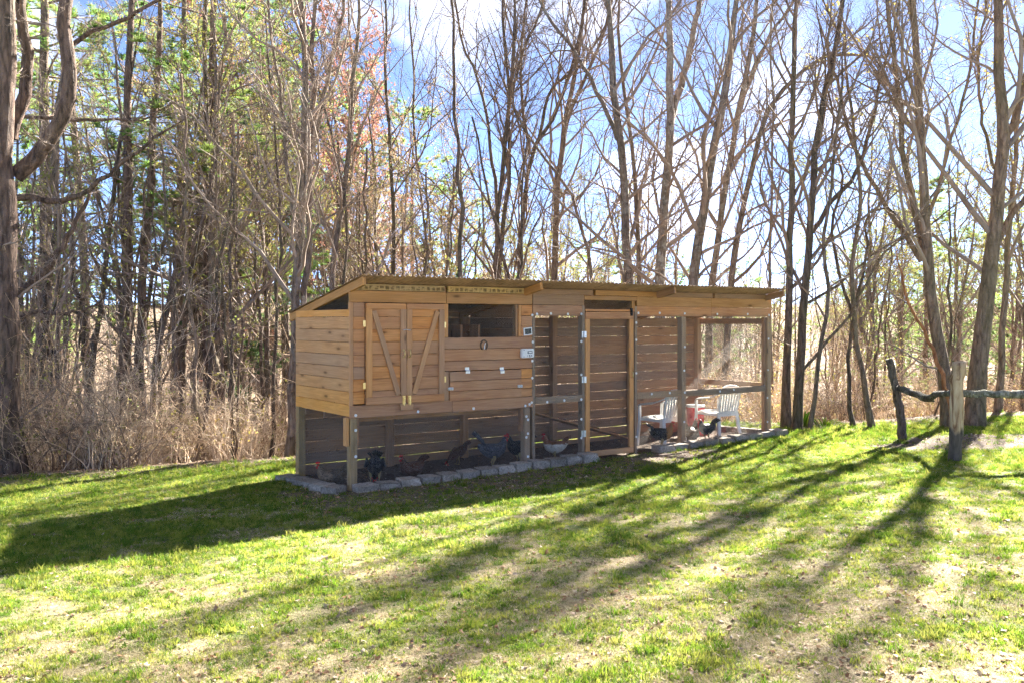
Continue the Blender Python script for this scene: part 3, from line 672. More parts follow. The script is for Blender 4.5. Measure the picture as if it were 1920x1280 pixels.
# ------------------------------------------------------------------ white plastic chairs
def chair(px, v, face, label):
    u, _ = fr(px, 700, v); p = coop_world(u, v, coop_floor(u, v)); c = empty('plastic_chair', p, face); tag(c, label, 'chair')
    # +y is the way the sitter faces
    m = MB()
    for k in range(9):
        y0 = -.20 + k * .046; z = .40 + .012 * math.cos(k) * 0 + .03 * ((k - 4) / 4) ** 2 * (1 if k > 4 else .4)
        m.box((0, y0, z), (.43 - .03 * abs(k - 4) / 4, .044 if k not in (3, 5) else .036, .014))
    m.box((-.205, 0, .39), (.03, .40, .035)); m.box((.205, 0, .39), (.03, .40, .035)); m.box((0, -.215, .385), (.40, .02, .04)); m.box((0, .2, .40), (.42, .025, .04))
    m.build('seat', M['chair'], c)
    m = MB()
    for k in range(6):
        x = -.145 + k * .058; m.ribbon([(x * .92, -.215, .41), (x * .97, -.235, .52), (x * 1.04, -.265, .66), (x * 1.08, -.285, .745)], (1, 0, 0), .036, .012)
    for sx in (-1, 1): m.ribbon([(sx * .185, -.21, .39), (sx * .20, -.232, .52), (sx * .215, -.262, .66), (sx * .205, -.285, .75)], (1, 0, 0), .035, .016)
    arc = [(.235 * math.cos(a) * 1.0, -.285 + .02 * math.sin(a), (.725 + .075 * math.sin(a))) for a in np.linspace(math.pi, 0, 13)]
    m.ribbon(arc, [(0, -.25, 1)] * 13, [.06 + .05 * math.sin(a) for a in np.linspace(0, math.pi, 13)], .018); m.ribbon([(-.19, -.216, .42), (.19, -.216, .42)], (0, 0, 1), .05, .016)
    m.build('backrest', M['chair'], c)
    for sx in (-1, 1):
        m = MB(); m.ribbon([(sx * .235, -.285, .73), (sx * .268, -.22, .70), (sx * .285, -.10, .655), (sx * .275, .10, .63), (sx * .265, .19, .615), (sx * .255, .215, .58)], [(1, 0, .2)] * 6, [.05, .055, .06, .06, .055, .045], .02); m.build('armrest', M['chair'], c, True)
        m = MB(); m.ribbon([(sx * .255, .205, .60), (sx * .245, .21, .42), (sx * .265, .235, 0)], (1, .3, 0), [.05, .055, .04], .03); m.build('leg', M['chair'], c)
        m = MB(); m.ribbon([(sx * .20, -.21, .43), (sx * .215, -.235, .22), (sx * .24, -.275, 0)], (1, -.3, 0), [.055, .05, .038], .03); m.build('leg', M['chair'], c)
    return c
chair(1240, .40, math.radians(40), 'white plastic garden chair with a black golden-chested hen beneath it')
chair(1345, .42, math.radians(34), 'white plastic garden chair beside the red feeder, at the open end of the run')
# ------------------------------------------------------------------ feeder
u, _ = fr(1304, 780, .95); p = coop_world(u, .95, coop_floor(u, .95)); f = empty('poultry_feeder', p); tag(f, 'red plastic poultry feeder bucket with white lid behind the white chair', 'feeder')
m = MB(); m.lathe([(.10, .10), (.125, .11), (.15, .46), (.152, .47)], 24); m.build('bucket', M['red'], f, True)
m = MB(); m.lathe([(.158, .462), (.16, .485), (.15, .497), (.02, .503)], 24); m.build('lid', M['white'], f, True)
m = MB(); m.lathe([(.19, .0), (.19, .07), (.178, .075), (.15, .03)], 24); m.build('tray', M['red'], f, True)
m = MB(); m.lathe([(.13, .03), (.11, .10)], 16); m.build('collar', M['red'], f, True)

# ------------------------------------------------------------------ hens
def hen(name, px, v, rz, mat, label, pose='stand', size=1., tail='hen', cat='hen', sink=0.):
    u, _ = fr(px, 800, v); p = coop_world(u, v, coop_floor(u, v) - sink); h = empty(name, p, rz); h.scale = (size,) * 3; tag(h, label, cat)
    S = {'stand': [(-.215, .325, .012, .012), (-.185, .30, .035, .04), (-.13, .262, .07, .075), (-.05, .235, .095, .10), (.03, .228, .10, .105), (.09, .25, .085, .092), (.125, .295, .058, .062), (.14, .335, .042, .044), (.148, .365, .034, .036), (.158, .388, .031, .032), (.178, .396, .026, .027), (.198, .392, .012, .013)],
         'forage': [(-.20, .36, .012, .012), (-.175, .325, .04, .045), (-.12, .28, .075, .08), (-.04, .235, .098, .10), (.04, .205, .095, .10), (.105, .175, .07, .075), (.15, .135, .048, .05), (.18, .095, .038, .04), (.20, .065, .032, .034), (.215, .045, .028, .03), (.225, .03, .02, .02), (.23, .02, .01, .01)],
         'sit': [(-.215, .19, .012, .012), (-.18, .175, .04, .045), (-.12, .14, .08, .08), (-.04, .11, .11, .105), (.04, .11, .11, .105), (.10, .14, .085, .09), (.13, .18, .055, .06), (.142, .215, .042, .042), (.15, .245, .034, .036), (.16, .265, .031, .031), (.18, .272, .025, .026), (.2, .268, .012, .012)]}[pose]
    n = 14; V = []
    for i, (x, z, a, b) in enumerate(S):
        q0, q1 = S[max(i - 1, 0)], S[min(i + 1, len(S) - 1)]; t = Vector((q1[0] - q0[0], 0, q1[1] - q0[1])).normalized(); up = Vector((-t.z, 0, t.x))
        V += [Vector((x, 0, z)) + Vector((0, 1, 0)) * a * math.cos(2 * math.pi * k / n) + up * b * math.sin(2 * math.pi * k / n) * (1.0 if math.sin(2 * math.pi * k / n) > 0 else 1.12) for k in range(n)]
    m = MB(); K = len(S); m.add(V, [(i * n + k, i * n + (k + 1) % n, (i + 1) * n + (k + 1) % n, (i + 1) * n + k) for i in range(K - 1) for k in range(n)] + [tuple(range(n - 1, -1, -1)), tuple(range((K - 1) * n, K * n))])
    body = m.build('body', M[mat], h, True); mo = body.modifiers.new('sub', 'SUBSURF'); mo.levels = 1; mo.render_levels = 1
    hx, hz = S[-2][0], S[-2][1]; dx, dz = S[-1][0] - S[-3][0], S[-1][1] - S[-3][1]; L = math.hypot(dx, dz); dx /= L; dz /= L
    if pose != 'forage': dx, dz = 1, -.12
    nx, nz = -dz, dx                                   # "up" for the head
    def hp(a, b, y=0.): return (hx + dx * a + nx * b, y, hz + dz * a + nz * b)
    m = MB(); m.tube([hp(.008, 0), hp(.03, -.003), hp(.046, -.012)], [.013, .009, .002], 8); m.build('beak', M['beak'], h, True)
    m = MB(); prof = [(-.03, .02), (-.032, .038), (-.02, .045), (-.014, .036), (-.004, .052), (.003, .04), (.012, .05), (.018, .036), (.026, .038), (.024, .018)]
    m.add([hp(a, b, .005) for a, b in prof] + [hp(a, b, -.005) for a, b in prof], [tuple(range(10)), tuple(range(19, 9, -1))] + [(i, (i + 1) % 10 + 0, (i + 1) % 10 + 10, i + 10)[::-1] for i in range(10)]); m.build('comb', M['comb'], h)
    m = MB()
    for sy in (-1, 1): m.tube([hp(.012, -.012, sy * .01), hp(.016, -.03, sy * .012), hp(.014, -.045, sy * .011)], [.006, .010, .004], 7); m.tube([hp(-.004, .0, sy * .024), hp(.004, .0, sy * .0275)], [.016, .012], 8)
    m.build('wattle', M['comb'], h, True)
    for sy in (-1, 1): m = MB(); m.tube([hp(.0, .006, sy * .024), hp(.0, .006, sy * .0305)], [.006, .004], 8); m.build('eye', M['eye'], h)
    # tail feathers
    m = MB(); bx, bz = S[2][0] + .02, S[2][1] + .03
    nf = 9 if tail == 'hen' else 13
    for k in range(nf):
        a = (k / (nf - 1) - .5) * 1.1; ln = (.16 if tail == 'hen' else .30) * (1 - .3 * abs(a)); el = (1.0 if tail == 'hen' else 1.25) - abs(a) * .2
        d = Vector((-math.cos(el), math.sin(a) * .55, math.sin(el))).normalized(); b0 = Vector((bx, a * .05, bz)); curl = Vector((-.06, a * .05, -.06 if tail != 'hen' else -.01))
        pts = [b0 + d * ln * t_ + curl * t_ * t_ for t_ in (0, .35, .7, 1)]; m.ribbon(pts, (.15, 1, 0) if abs(a) < .25 else (0, .35, 1), [.03, .036, .034, .012], .004)
    m.build('tail', M[mat], h)
    for sy in (-1, 1):                                  # folded wings lie on the flanks
        m = MB(); z0 = S[3][1]; pts = [(.07, sy * .088, S[4][1] + .03), (.0, sy * .108, z0 + .02), (-.08, sy * .098, z0 + .02), (-.16, sy * .062, z0 + .05)]
        m.ribbon(pts, (0, sy * -.25, 1), [.06, .115, .09, .02], [.012, .02, .018, .008]); wg = m.build('wing', M[mat], h, True)
    if pose != 'sit':
        for sy in (-1, 1):
            m = MB(); m.tube([(.0, sy * .05, .17), (.01, sy * .05, .12), (-.012, sy * .05, .07), (0, sy * .05, .008)], [.03, .018, .008, .007], 8)
            for a in (-.5, 0, .5, math.pi): m.tube([(0, sy * .05, .008), (.05 * math.cos(a) * (1 if a < 3 else .5), sy * .05 + .05 * math.sin(a), .005)], [.007, .003], 6)
            m.build('leg', M['leg'], h, True)
    return h
hen('hen', 703, .25, math.radians(100), 'hen_black', 'glossy black hen with raised tail feeding behind the mesh beside the corner post', 'forage', 1.0)
hen('hen', 772, .42, CRZ + math.radians(188), 'hen_brown', 'dark brown hen with red face crouching under the nest cupboard', 'sit', .9)
hen('hen', 858, .95, CRZ + math.radians(178), 'hen_brown', 'brown hen pecking at the back wall under the nest cupboard', 'forage', .72)
hen('rooster', 925, .35, CRZ + math.radians(-20), 'hen_blue', 'black rooster with tall tail and silvery wing under the cupboard', 'stand', .95, 'cock', 'rooster')
hen('hen', 972, .42, CRZ + math.radians(172), 'hen_black', 'black hen with bright red comb standing behind the grey cupboard post', 'stand', .92)
hen('hen', 1040, .22, CRZ + math.radians(150), 'hen_buff', 'cream hen with brown neck standing in the narrow mesh bay', 'stand', .85)
hen('hen', 1241, .14, CRZ + math.radians(-40), 'hen_gold', 'black hen with golden chest standing under a white plastic chair', 'stand', .9)
hen('hen', 1325, .22, CRZ + math.radians(176), 'hen_black', 'black hen bending forward beside the front legs of a white chair', 'stand', .85)
hen('hen', 1296, .45, CRZ + math.radians(20), 'hen_mottled', 'mottled grey-brown hen in front of the red feeder', 'sit', 1.05)
hen('hen', 622, .55, CRZ + math.radians(165), 'hen_mottled', 'mottled brown hen resting in the dust by the corner of the coop', 'sit', .9)

# ------------------------------------------------------------------ rustic fence
fx, fy = plane_hit(1791, 862); gx, gy = plane_hit(1697, 822)
fe = empty('rustic_fence', (fx, fy, G(fx, fy))); tag(fe, 'rustic fence of rough logs with lichen-covered branch rails at the lawn edge', 'fence')
def rough_log(pts, rad, n=10, seed=0, amp=.12):
    r = np.random.default_rng(seed); K = 14; t = np.linspace(0, len(pts) - 1, K); P = np.array([[np.interp(q, range(len(pts)), [p[i] for p in pts]) for i in range(3)] for q in t]); R = np.interp(t, range(len(pts)), rad)
    P[1:-1] += r.normal(0, .006, (K - 2, 3)); m = MB(); m.tube([Vector(p) for p in P], list(R), n)
    m.v = [tuple(Vector(v) + (Vector(v) - Vector(P[i // n])) * float(r.normal(0, amp))) for i, v in enumerate(m.v)]; return m
g2 = G(gx, gy) - G(fx, fy); sX, sY = gx - fx, gy - fy
hgt = 187 * fy / FPX; h2 = 150 * gy / FPX
m = rough_log([(0, 0, -.25), (.01, 0, .4), (.03, 0, hgt * .8), (.05, 0, hgt)], [.085, .08, .075, .082], 12, 1, .11); m.build('post', M['peel'], fe, True)
m = rough_log([(sX, sY, g2 - .2), (sX - .07, sY, g2 + h2 * .35), (sX - .16, sY, g2 + h2 * .72), (sX - .235, sY, g2 + h2)], [.068, .062, .056, .058], 10, 2, .07); m.build('post', M['bark_grey'], fe, True)
rz_ = CAMZ + (HOR - 738) * fy / FPX - G(fx, fy)
def relp(px, py, d): q = at_depth(px, py, d); return (q.x - fx, q.y - fy, q.z - G(fx, fy))
m = rough_log([relp(1683, 727, gy - .1), relp(1715, 737, gy - .5), relp(1740, 747, gy - .9), relp(1758, 738, gy - 1.25), relp(1795, 737, fy + .05)], [.045, .05, .05, .04, .038], 10, 3, .08)
m.tube([Vector(relp(1738, 745, gy - .9)), Vector(relp(1752, 752, gy - .9))], [.035, .012], 8); m.build('rail', M['rail_lichen'], fe, True)
m = rough_log([relp(1790, 737, fy + .08), relp(1850, 738, fy + .03), relp(1925, 739, fy - .02), relp(2140, 744, fy - .2)], [.046, .044, .05, .045], 10, 4, .08); m.build('rail', M['rail_lichen'], fe, True)
q = relp(2150, 862, fy - .22); m = rough_log([(q[0], q[1], G(fx + q[0], fy + q[1]) - G(fx, fy) - .2), (q[0] + .02, q[1], .6), (q[0], q[1], hgt)], [.09, .085, .08], 10, 7, .08); m.build('post', M['bark_grey'], fe, True)

# ------------------------------------------------------------------ trees
def catmull(P, K):
    P = np.asarray(P, float); n = len(P); Q = np.vstack([2 * P[0] - P[1], P, 2 * P[-1] - P[-2]])
    s = np.concatenate([[0], np.cumsum(np.linalg.norm(np.diff(P, axis=0), axis=1))]); t = np.interp(np.linspace(0, s[-1], K), s, np.arange(n))
    i = np.minimum(t.astype(int), n - 2); f = (t - i)[:, None]; a, b, c, d = Q[i], Q[i + 1], Q[i + 2], Q[i + 3]
    return .5 * (2 * b + (c - a) * f + (2 * a - 5 * b + 4 * c - d) * f ** 2 + (3 * b - a - 3 * c + d) * f ** 3)
def grow(P, R, r, n, f0, f1, len0, len1, ang0, ang1, up, wig, K, rf, rmin, taper=.25, absolute=False):
    """n children on each parent polyline"""
    Mp, Kp, _ = P.shape; N = Mp * n
    par = np.repeat(np.arange(Mp), n); st = np.tile((np.arange(n) + .5) / n, Mp) + r.uniform(-.5, .5, N) / n
    f = f0 + (f1 - f0) * np.clip(st, 0, 1); x = f * (Kp - 1); i = np.minimum(x.astype(int), Kp - 2); w = (x - i)[:, None]
    p = P[par, i] * (1 - w) + P[par, i + 1] * w; t = P[par, i + 1] - P[par, i]; t /= np.linalg.norm(t, axis=1, keepdims=True) + 1e-9
    rad = R[par, i] * (1 - w[:, 0]) + R[par, i + 1] * w[:, 0]; Lp = np.linalg.norm(np.diff(P, axis=1), axis=2).sum(1)[par]
    rv = r.normal(0, 1, (N, 3)); pe = rv - t * (rv * t).sum(1, keepdims=True); pe /= np.linalg.norm(pe, axis=1, keepdims=True) + 1e-9
    a = np.radians(r.uniform(ang0, ang1, N))[:, None]; d = np.cos(a) * t + np.sin(a) * pe
    L = r.uniform(len0, len1, N) * (1 if absolute else Lp) * (1.15 - .6 * f)
    C = np.empty((N, K, 3)); C[:, 0] = p; step = (L / (K - 1))[:, None]; upv = np.array([0, 0, up])
    for k in range(1, K):
        C[:, k] = C[:, k - 1] + d * step
        d = d + upv / K * 2 + r.normal(0, wig, (N, 3)); d /= np.linalg.norm(d, axis=1, keepdims=True)
    r0 = np.maximum(np.minimum(rad * rf, L * .0125 + .003), rmin); RR = r0[:, None] * np.linspace(1, taper, K)[None]; RR = np.maximum(RR, rmin * .6)
    return C, RR
def leaf_quads(pts, r, size, flat=False):
    N = len(pts); a = r.normal(0, 1, (N, 3)); a /= np.linalg.norm(a, axis=1, keepdims=True); b = np.cross(a, r.normal(0, 1, (N, 3))); b /= np.linalg.norm(b, axis=1, keepdims=True) + 1e-9
    s = r.uniform(.6, 1.3, (N, 1)) * size; V = np.stack([pts - a * s * .2, pts + b * s * .45 + a * s * .3, pts + a * s * 1.0, pts - b * s * .45 + a * s * .3], 1).reshape(-1, 3)
    return V, np.arange(N * 4).reshape(-1, 4)
def on_lines(C, r, N):
    m = r.integers(0, len(C), N); k = r.integers(1, C.shape[1], N); w = r.uniform(0, 1, (N, 1)); return C[m, k - 1] * (1 - w) + C[m, k] * w
def needles(pts, r, per, ln, wd):
    N = len(pts); P = np.repeat(pts, per, 0); d = r.normal(0, 1, (N * per, 3)); d[:, 2] = np.abs(d[:, 2]) * .6 - .05; d /= np.linalg.norm(d, axis=1, keepdims=True)
    b = np.cross(d, r.normal(0, 1, d.shape)); b /= np.linalg.norm(b, axis=1, keepdims=True) + 1e-9; L = r.uniform(.6, 1.2, (len(P), 1)) * ln
    V = np.stack([P - b * wd, P + b * wd, P + d * L], 1).reshape(-1, 3); return V, np.arange(len(P) * 3).reshape(-1, 3)

def bare_tree(stems, seed, n1=18, n2=8, n3=9, f1=.26, spread=(22, 52), llen=(.18, .42), leaf=0, leaf_size=.045, rmin=.0021, up=.3, extra=None, wig=.17, low=0):
    """stems: list of (points, radii). returns trunk, branch, leaf meshes as (V,Q)"""
    r = np.random.default_rng(seed); tr = Bag(); br = Bag(); lf = Bag(); tips = []
    for P, R in stems:
        K = len(P); tr.tubes(P[None], R[None], 11)
        L1, R1 = grow(P[None], R[None], r, n1, f1, .985, *llen, *spread, up, wig, 8, .55, rmin * 2.2)
        if low: a, b = grow(P[None], R[None], r, low, .08, f1 + .1, .05, .14, 50, 85, .05, .2, 8, .25, rmin * 1.5); L1 = np.concatenate([L1, a]); R1 = np.concatenate([R1, b])
        br.tubes(L1, R1, 5)
        L2, R2 = grow(L1, R1, r, n2, .18, .97, .22, .5, 22, 55, up * .8, wig * 1.15, 6, .6, rmin * 1.3); br.tubes(L2, R2, 3)
        L3, R3 = grow(L2, R2, r, n3, .15, .98, .25, .6, 22, 60, up * .6, wig * 1.4, 4, .6, rmin); br.tubes(L3, R3, 3); tips.append(L3)
        if leaf: lf.add(*leaf_quads(on_lines(L3, r, leaf // len(stems)), r, leaf_size))
    return tr, br, lf
def pine_tree(h, r0, seed, f0=.35, dens=1., nl=.13):
    r = np.random.default_rng(seed); K = 14; z = np.linspace(-.4, h, K); P = np.stack([np.cumsum(r.normal(0, .035, K)), np.cumsum(r.normal(0, .035, K)), z], 1); R = np.linspace(r0, .03, K)
    tr = Bag(); br = Bag(); nd = Bag(); tr.tubes(P[None], R[None], 10); n1 = int(46 * dens)
    L1, R1 = grow(P[None], R[None], r, n1, f0, .99, .13, .22, 65, 92, .10, .07, 8, .35, .012); br.tubes(L1, R1, 4)
    D1, Q1 = grow(P[None], R[None], r, 16, .1, f0, .05, .13, 70, 95, -.05, .12, 7, .25, .008); br.tubes(D1, Q1, 3)
    Dd, Qd = grow(D1, Q1, r, 5, .3, .98, .2, .5, 30, 60, 0, .2, 4, .5, .005); br.tubes(Dd, Qd, 3)
    L2, R2 = grow(L1, R1, r, 9, .3, .99, .16, .34, 30, 60, .22, .1, 5, .5, .006); br.tubes(L2, R2, 3)
    pts = np.concatenate([on_lines(L2[:, 2:], r, int(len(L2) * 6)), L2[:, -1]]); nd.add(*needles(pts, r, 15, nl, .0085)); return tr, br, nd
def tree_obj(name, parts, mats, label, cat='tree', group=None, loc=(0, 0, 0), names=('trunk', 'branches', 'leaves')):
    o = empty(name, loc); tag(o, label, cat, group)
    for b, mt, nm in zip(parts, mats, names):
        if b.n:
            c = obj(nm, b.mesh(nm, nm in ('trunk', 'branches'), [mt]), o)
            if nm != 'trunk': c['kind'] = 'stuff'
    return o
def copy_tree(o, loc, rz, s, label=None, group=None, sz=None, tilt=(0, 0)):
    c = o.copy(); COL.objects.link(c); c.location = loc; c.rotation_euler = (tilt[0], tilt[1], rz); c.scale = (s, s, sz or s)
    if label: c['label'] = label
    if group: c['group'] = group
    for ch in o.children: k = ch.copy(); COL.objects.link(k); k.parent = c
    return c

# --- the trees one can follow in the photograph: stems as pixel paths at the tree's own distance
def stem3d(path, d, w0, w1, root=True, ext=4.5, seed=0, K=18, drift=0.):
    r = np.random.default_rng(seed + 99); pts = [np.array(at_depth(x, y, d + drift * i / max(1, len(path) - 1))) for i, (x, y) in enumerate(path)]
    if root:
        a, b = pts[0], pts[1]; gb = G(a[0], a[1]); dz = a[2] - gb + .25
        if dz > .3: t = (a - b) / max(1e-3, abs(a[2] - b[2])); t[:2] = np.clip(t[:2], -.25, .25); pts.insert(0, np.array([a[0] + t[0] * dz * .6, a[1], gb - .25]))
    if ext: dr = (pts[-1] - pts[-2]); dr /= np.linalg.norm(dr); dr = dr * .75 + np.array([0, 0, .25]); e = pts[-1] + dr * ext; e[1] += r.uniform(-.6, .6); pts.append(e)
    P = catmull(pts, K); P[1:-1] += r.normal(0, .018, (K - 2, 3)); wid = np.linspace(0, 1, K)
    r0 = w0 * .86 * d / FPX / 2; r1 = w1 * .62 * d / FPX / 2; R = r0 + (r1 - r0) * wid ** .8
    if root: R[0] *= 1.35; R[1] *= 1.1
    if ext: R[-4:] *= np.array([.9, .7, .5, .25])
    else: R[-2:] *= np.array([.8, .5])
    return P, R
T = []     # name, label, depth, bark, [(path, w0, w1, root, ext)], options
def tr_(name, label, d, bark, stems, **kw): T.append((name, label, d, bark, stems, kw))
tr_('old_pine_tree', 'massive shaggy old pine with curving limbs at the lawn edge', 12.7, 'bark_pine',
    [([(10, 897), (11, 760), (6, 600), (8, 450), (4, 300), (6, 150), (10, -10)], 74, 44, True, 1.5), ([(30, 330), (80, 282), (118, 215), (128, 130), (124, 40), (126, -10)], 36, 28, False, 3),
     ([(20, 260), (42, 190), (52, 110), (40, 30), (36, -10)], 30, 22, False, 1.5), ([(20, 372), (80, 372), (130, 372), (180, 345), (235, 300), (300, 255), (345, 225)], 17, 6, False, 0),
     ([(15, 560), (60, 528), (105, 480), (140, 420), (165, 370), (172, 345)], 22, 9, False, 0), ([(42, 218), (90, 222), (160, 228), (240, 225), (330, 212)], 9, 4, False, 0),
     ([(135, 85), (165, 60), (230, 42), (262, 18), (300, -5)], 11, 6, False, 2), ([(20, 600), (70, 585), (130, 590), (165, 578), (195, 558)], 13, 6, False, 0)],
    n1=9, n2=6, n3=6, f1=.25, spread=(45, 85), llen=(.08, .2), up=.1, low=8, wig=.18)
tr_('pine_tree', 'tall straight brown pine trunk in the thicket by the shaggy old pine', 17.5, 'bark_pine', [([(238, 880), (236, 640), (240, 400), (238, 220), (246, 60), (248, -10)], 27, 17, True, 1.5)], n1=16, f1=.2, spread=(60, 92), llen=(.06, .15), up=.1)
tr_('pine_tree', 'slightly bowed brown pine trunk with pale edge in the thicket', 18.2, 'bark_pine', [([(266, 875), (263, 690), (272, 470), (287, 250), (297, 90), (300, -10)], 25, 14, True, 1.5)], n1=16, f1=.2, spread=(60, 92), llen=(.06, .15), up=.1)
tr_('leaning_tree', 'dark thin trunk leaning over dead brush beside the pines', 17.5, 'bark_dark', [([(150, 890), (180, 640), (200, 480), (215, 340), (228, 250)], 15, 8, True, 3)], n1=12)
tr_('leaning_tree', 'dark crooked tree leaning away from the pine pair, forked low', 17, 'bark_dark', [([(285, 880), (287, 720), (312, 590), (345, 500), (372, 440)], 15, 8, True, 2), ([(298, 640), (322, 520), (338, 440), (352, 350)], 9, 5, False, 3)], n1=12)
tr_('twisted_pine', 'slim brown pine with a bend at mid height in thicket', 18, 'bark_brown', [([(342, 870), (346, 660), (352, 560), (378, 430), (388, 300), (384, 150), (386, -10)], 18, 11, True, 2)], n1=16, f1=.25, spread=(55, 88), llen=(.06, .15), up=.12)
tr_('maple_tree', 'multi-stemmed grey tree rising at the low corner of the coop roof', 14.3, 'bark_grey',
    [([(546, 856), (550, 700), (556, 560), (566, 400), (572, 240), (574, 120), (560, -10)], 24, 14, True, 1.5), ([(570, 590), (580, 450), (580, 300), (588, 160), (584, 60), (592, -10)], 15, 10, False, 1.5),
     ([(562, 470), (546, 360), (534, 240), (518, 140), (504, 40), (502, -10)], 10, 6, False, 1.5), ([(582, 300), (602, 200), (622, 110), (640, 40), (648, -10)], 11, 7, False, 1.5)], n1=19, n2=8, n3=9, spread=(25, 60))
tr_('birch_tree', 'pale grey slender tree close behind the lean-to rafter', 17, 'bark_grey', [([(624, 560), (632, 440), (648, 330), (656, 200), (668, 90), (672, -10)], 17, 9, True, 1.5)], n1=15, n2=8, n3=9)
tr_('slim_tree', 'slim dark twisting trunk beside the pale grey slender tree', 17, 'bark_dark', [([(646, 540), (652, 430), (638, 330), (624, 250), (604, 190)], 8, 5, True, 3)], n1=12)
tr_('straight_tree', 'straight dark thin trunk behind the cupboard doors of the coop', 22, 'bark_dark', [([(740, 560), (738, 430), (733, 300), (727, 190), (722, 90), (724, -10)], 12, 7, True, 1.5)], n1=16, n2=8, n3=9)
tr_('thin_tree', 'thin wavy dark trunk next to the straight dark one', 23, 'bark_dark', [([(798, 560), (793, 400), (782, 310), (775, 230), (778, 140), (768, 40), (770, -10)], 8, 5, True, 2)], n1=14, n2=6)
tr_('maple_tree', 'dark clump of fanning stems behind the mesh window', 23, 'bark_dark',
    [([(928, 580), (930, 480), (938, 360), (950, 240), (962, 120), (966, -10)], 15, 9, True, 1.5), ([(936, 540), (942, 420), (955, 330), (954, 190), (944, 60), (942, -10)], 11, 7, False, 1.5), ([(934, 400), (926, 310), (915, 240), (898, 155), (866, 78), (850, -10)], 9, 5, False, 1.5), ([(950, 240), (966, 150), (985, 90), (1010, 30)], 8, 5, False, 1.5)], n1=19, n2=8, n3=9, spread=(20, 50))
tr_('maple_tree', 'dark forked tree spreading wide above the narrow mesh bay', 24, 'bark_dark',
    [([(972, 580), (974, 500), (985, 370), (995, 285), (1028, 240), (1058, 170), (1082, 90), (1100, -10)], 14, 8, True, 1.5), ([(993, 290), (980, 200), (976, 120), (984, 20), (986, -10)], 8, 5, False, 1.5), ([(1010, 262), (1030, 180), (1052, 150), (1092, 120), (1130, 60)], 8, 4, False, 3)], n1=19, n2=8, n3=9, spread=(20, 50))
tr_('maple_tree', 'greyish tree with upright limbs behind the screen door', 25, 'bark_grey', [([(1038, 580), (1042, 480), (1046, 350), (1056, 250), (1076, 150), (1092, 60), (1096, -10)], 22, 9, True, 1.5), ([(1047, 340), (1064, 230), (1100, 140), (1132, 60), (1150, -10)], 11, 6, False, 1.5)], n1=19, n2=8, n3=8)
tr_('leaning_tree', 'thin grey tree arching away over the screen door', 23, 'bark_grey', [([(1110, 570), (1104, 480), (1082, 400), (1062, 340), (1030, 312), (985, 250), (960, 190), (935, 130)], 11, 5, True, 2)], n1=12, n2=6)
tr_('ash_tree', 'pale mottled trunk leaning slightly, with an arching side limb', 23, 'bark_mottled',
    [([(1180, 580), (1176, 480), (1168, 330), (1158, 220), (1148, 120), (1140, -10)], 25, 17, True, 1.5), ([(1158, 262), (1138, 215), (1108, 152), (1072, 85), (1032, 38), (1008, -10)], 11, 7, False, 1.5)], n1=17, n2=8, n3=8, spread=(30, 60))
tr_('ash_tree', 'narrow grey trunk standing close beside the pale mottled one', 23.6, 'bark_grey', [([(1200, 580), (1197, 470), (1190, 340), (1178, 220), (1164, 120), (1162, -10)], 14, 8, True, 1.5)], n1=12, n2=6, n3=6)
tr_('ash_tree', 'stout mottled trunk forking into two high limbs', 22.5, 'bark_mottled', [([(1236, 580), (1238, 490), (1250, 340), (1258, 210), (1256, 90), (1253, -10)], 30, 17, True, 1.5), ([(1260, 215), (1272, 180), (1290, 110), (1304, 40), (1312, -10)], 17, 12, False, 1.5)], n1=17, n2=8, n3=8, spread=(30, 60))
tr_('ash_tree', 'stout mottled trunk leaning, behind the mesh bay with the first chair', 22, 'bark_mottled', [([(1300, 580), (1306, 480), (1330, 320), (1352, 205), (1370, 95), (1380, -10)], 29, 17, True, 1.5)], n1=17, n2=8, n3=8, spread=(30, 60), low=3)
tr_('ash_tree', 'grey leaning trunk with a long side limb, beside the stout leaning one', 23.2, 'bark_mottled', [([(1332, 580), (1342, 480), (1366, 320), (1390, 185), (1412, 56), (1420, -10)], 20, 12, True, 1.5), ([(1376, 262), (1400, 160), (1438, 78), (1484, 8)], 11, 6, False, 1.5)], n1=17, n2=8, n3=8)
tr_('bent_tree', 'dark tree whose broken top bends over sideways', 22, 'bark_dark', [([(1368, 590), (1378, 480), (1400, 356), (1430, 232), (1449, 187), (1482, 154), (1512, 131), (1535, 107), (1580, 101), (1655, 109)], 19, 10, True, 0)], n1=12, n2=6, n3=5, up=.2)
tr_('thin_tree', 'very thin straight grey trunk near the end of the run', 21, 'bark_grey', [([(1446, 590), (1444, 440), (1448, 320), (1450, 220), (1446, 90), (1450, -10)], 8, 5, True, 2)], n1=14, n2=6)
tr_('maple_tree', 'dark straight trunk at the lawn edge beside the run end', 15.4, 'bark_dark', [([(1474, 800), (1476, 610), (1482, 450), (1484, 319), (1486, 187), (1490, 60), (1491, -10)], 19, 11, True, 1.5)], n1=19, n2=8, n3=8, low=4)
tr_('maple_tree', 'dark mossy trunk curving upward next to the straight lawn-edge trunk', 15.1, 'bark_dark', [([(1494, 798), (1506, 628), (1519, 475), (1524, 319), (1542, 206), (1557, 131), (1580, -10)], 22, 11, True, 1.5), ([(1518, 440), (1560, 380), (1600, 330), (1625, 270), (1640, 200), (1660, 120)], 11, 6, False, 1.5)], n1=19, n2=8, n3=8, spread=(25, 60))
tr_('crooked_tree', 'thin crooked tree with a long low bough crossing the brush', 14.9, 'bark_dark', [([(1521, 798), (1536, 672), (1552, 560), (1545, 450), (1560, 340)], 11, 6, True, 3), ([(1506, 692), (1584, 602), (1610, 560), (1650, 484), (1694, 449), (1720, 425)], 7, 4, False, 2), ([(1500, 575), (1560, 545), (1620, 495), (1680, 452), (1730, 430)], 7, 3, False, 2)], n1=10, n2=6, n3=5)
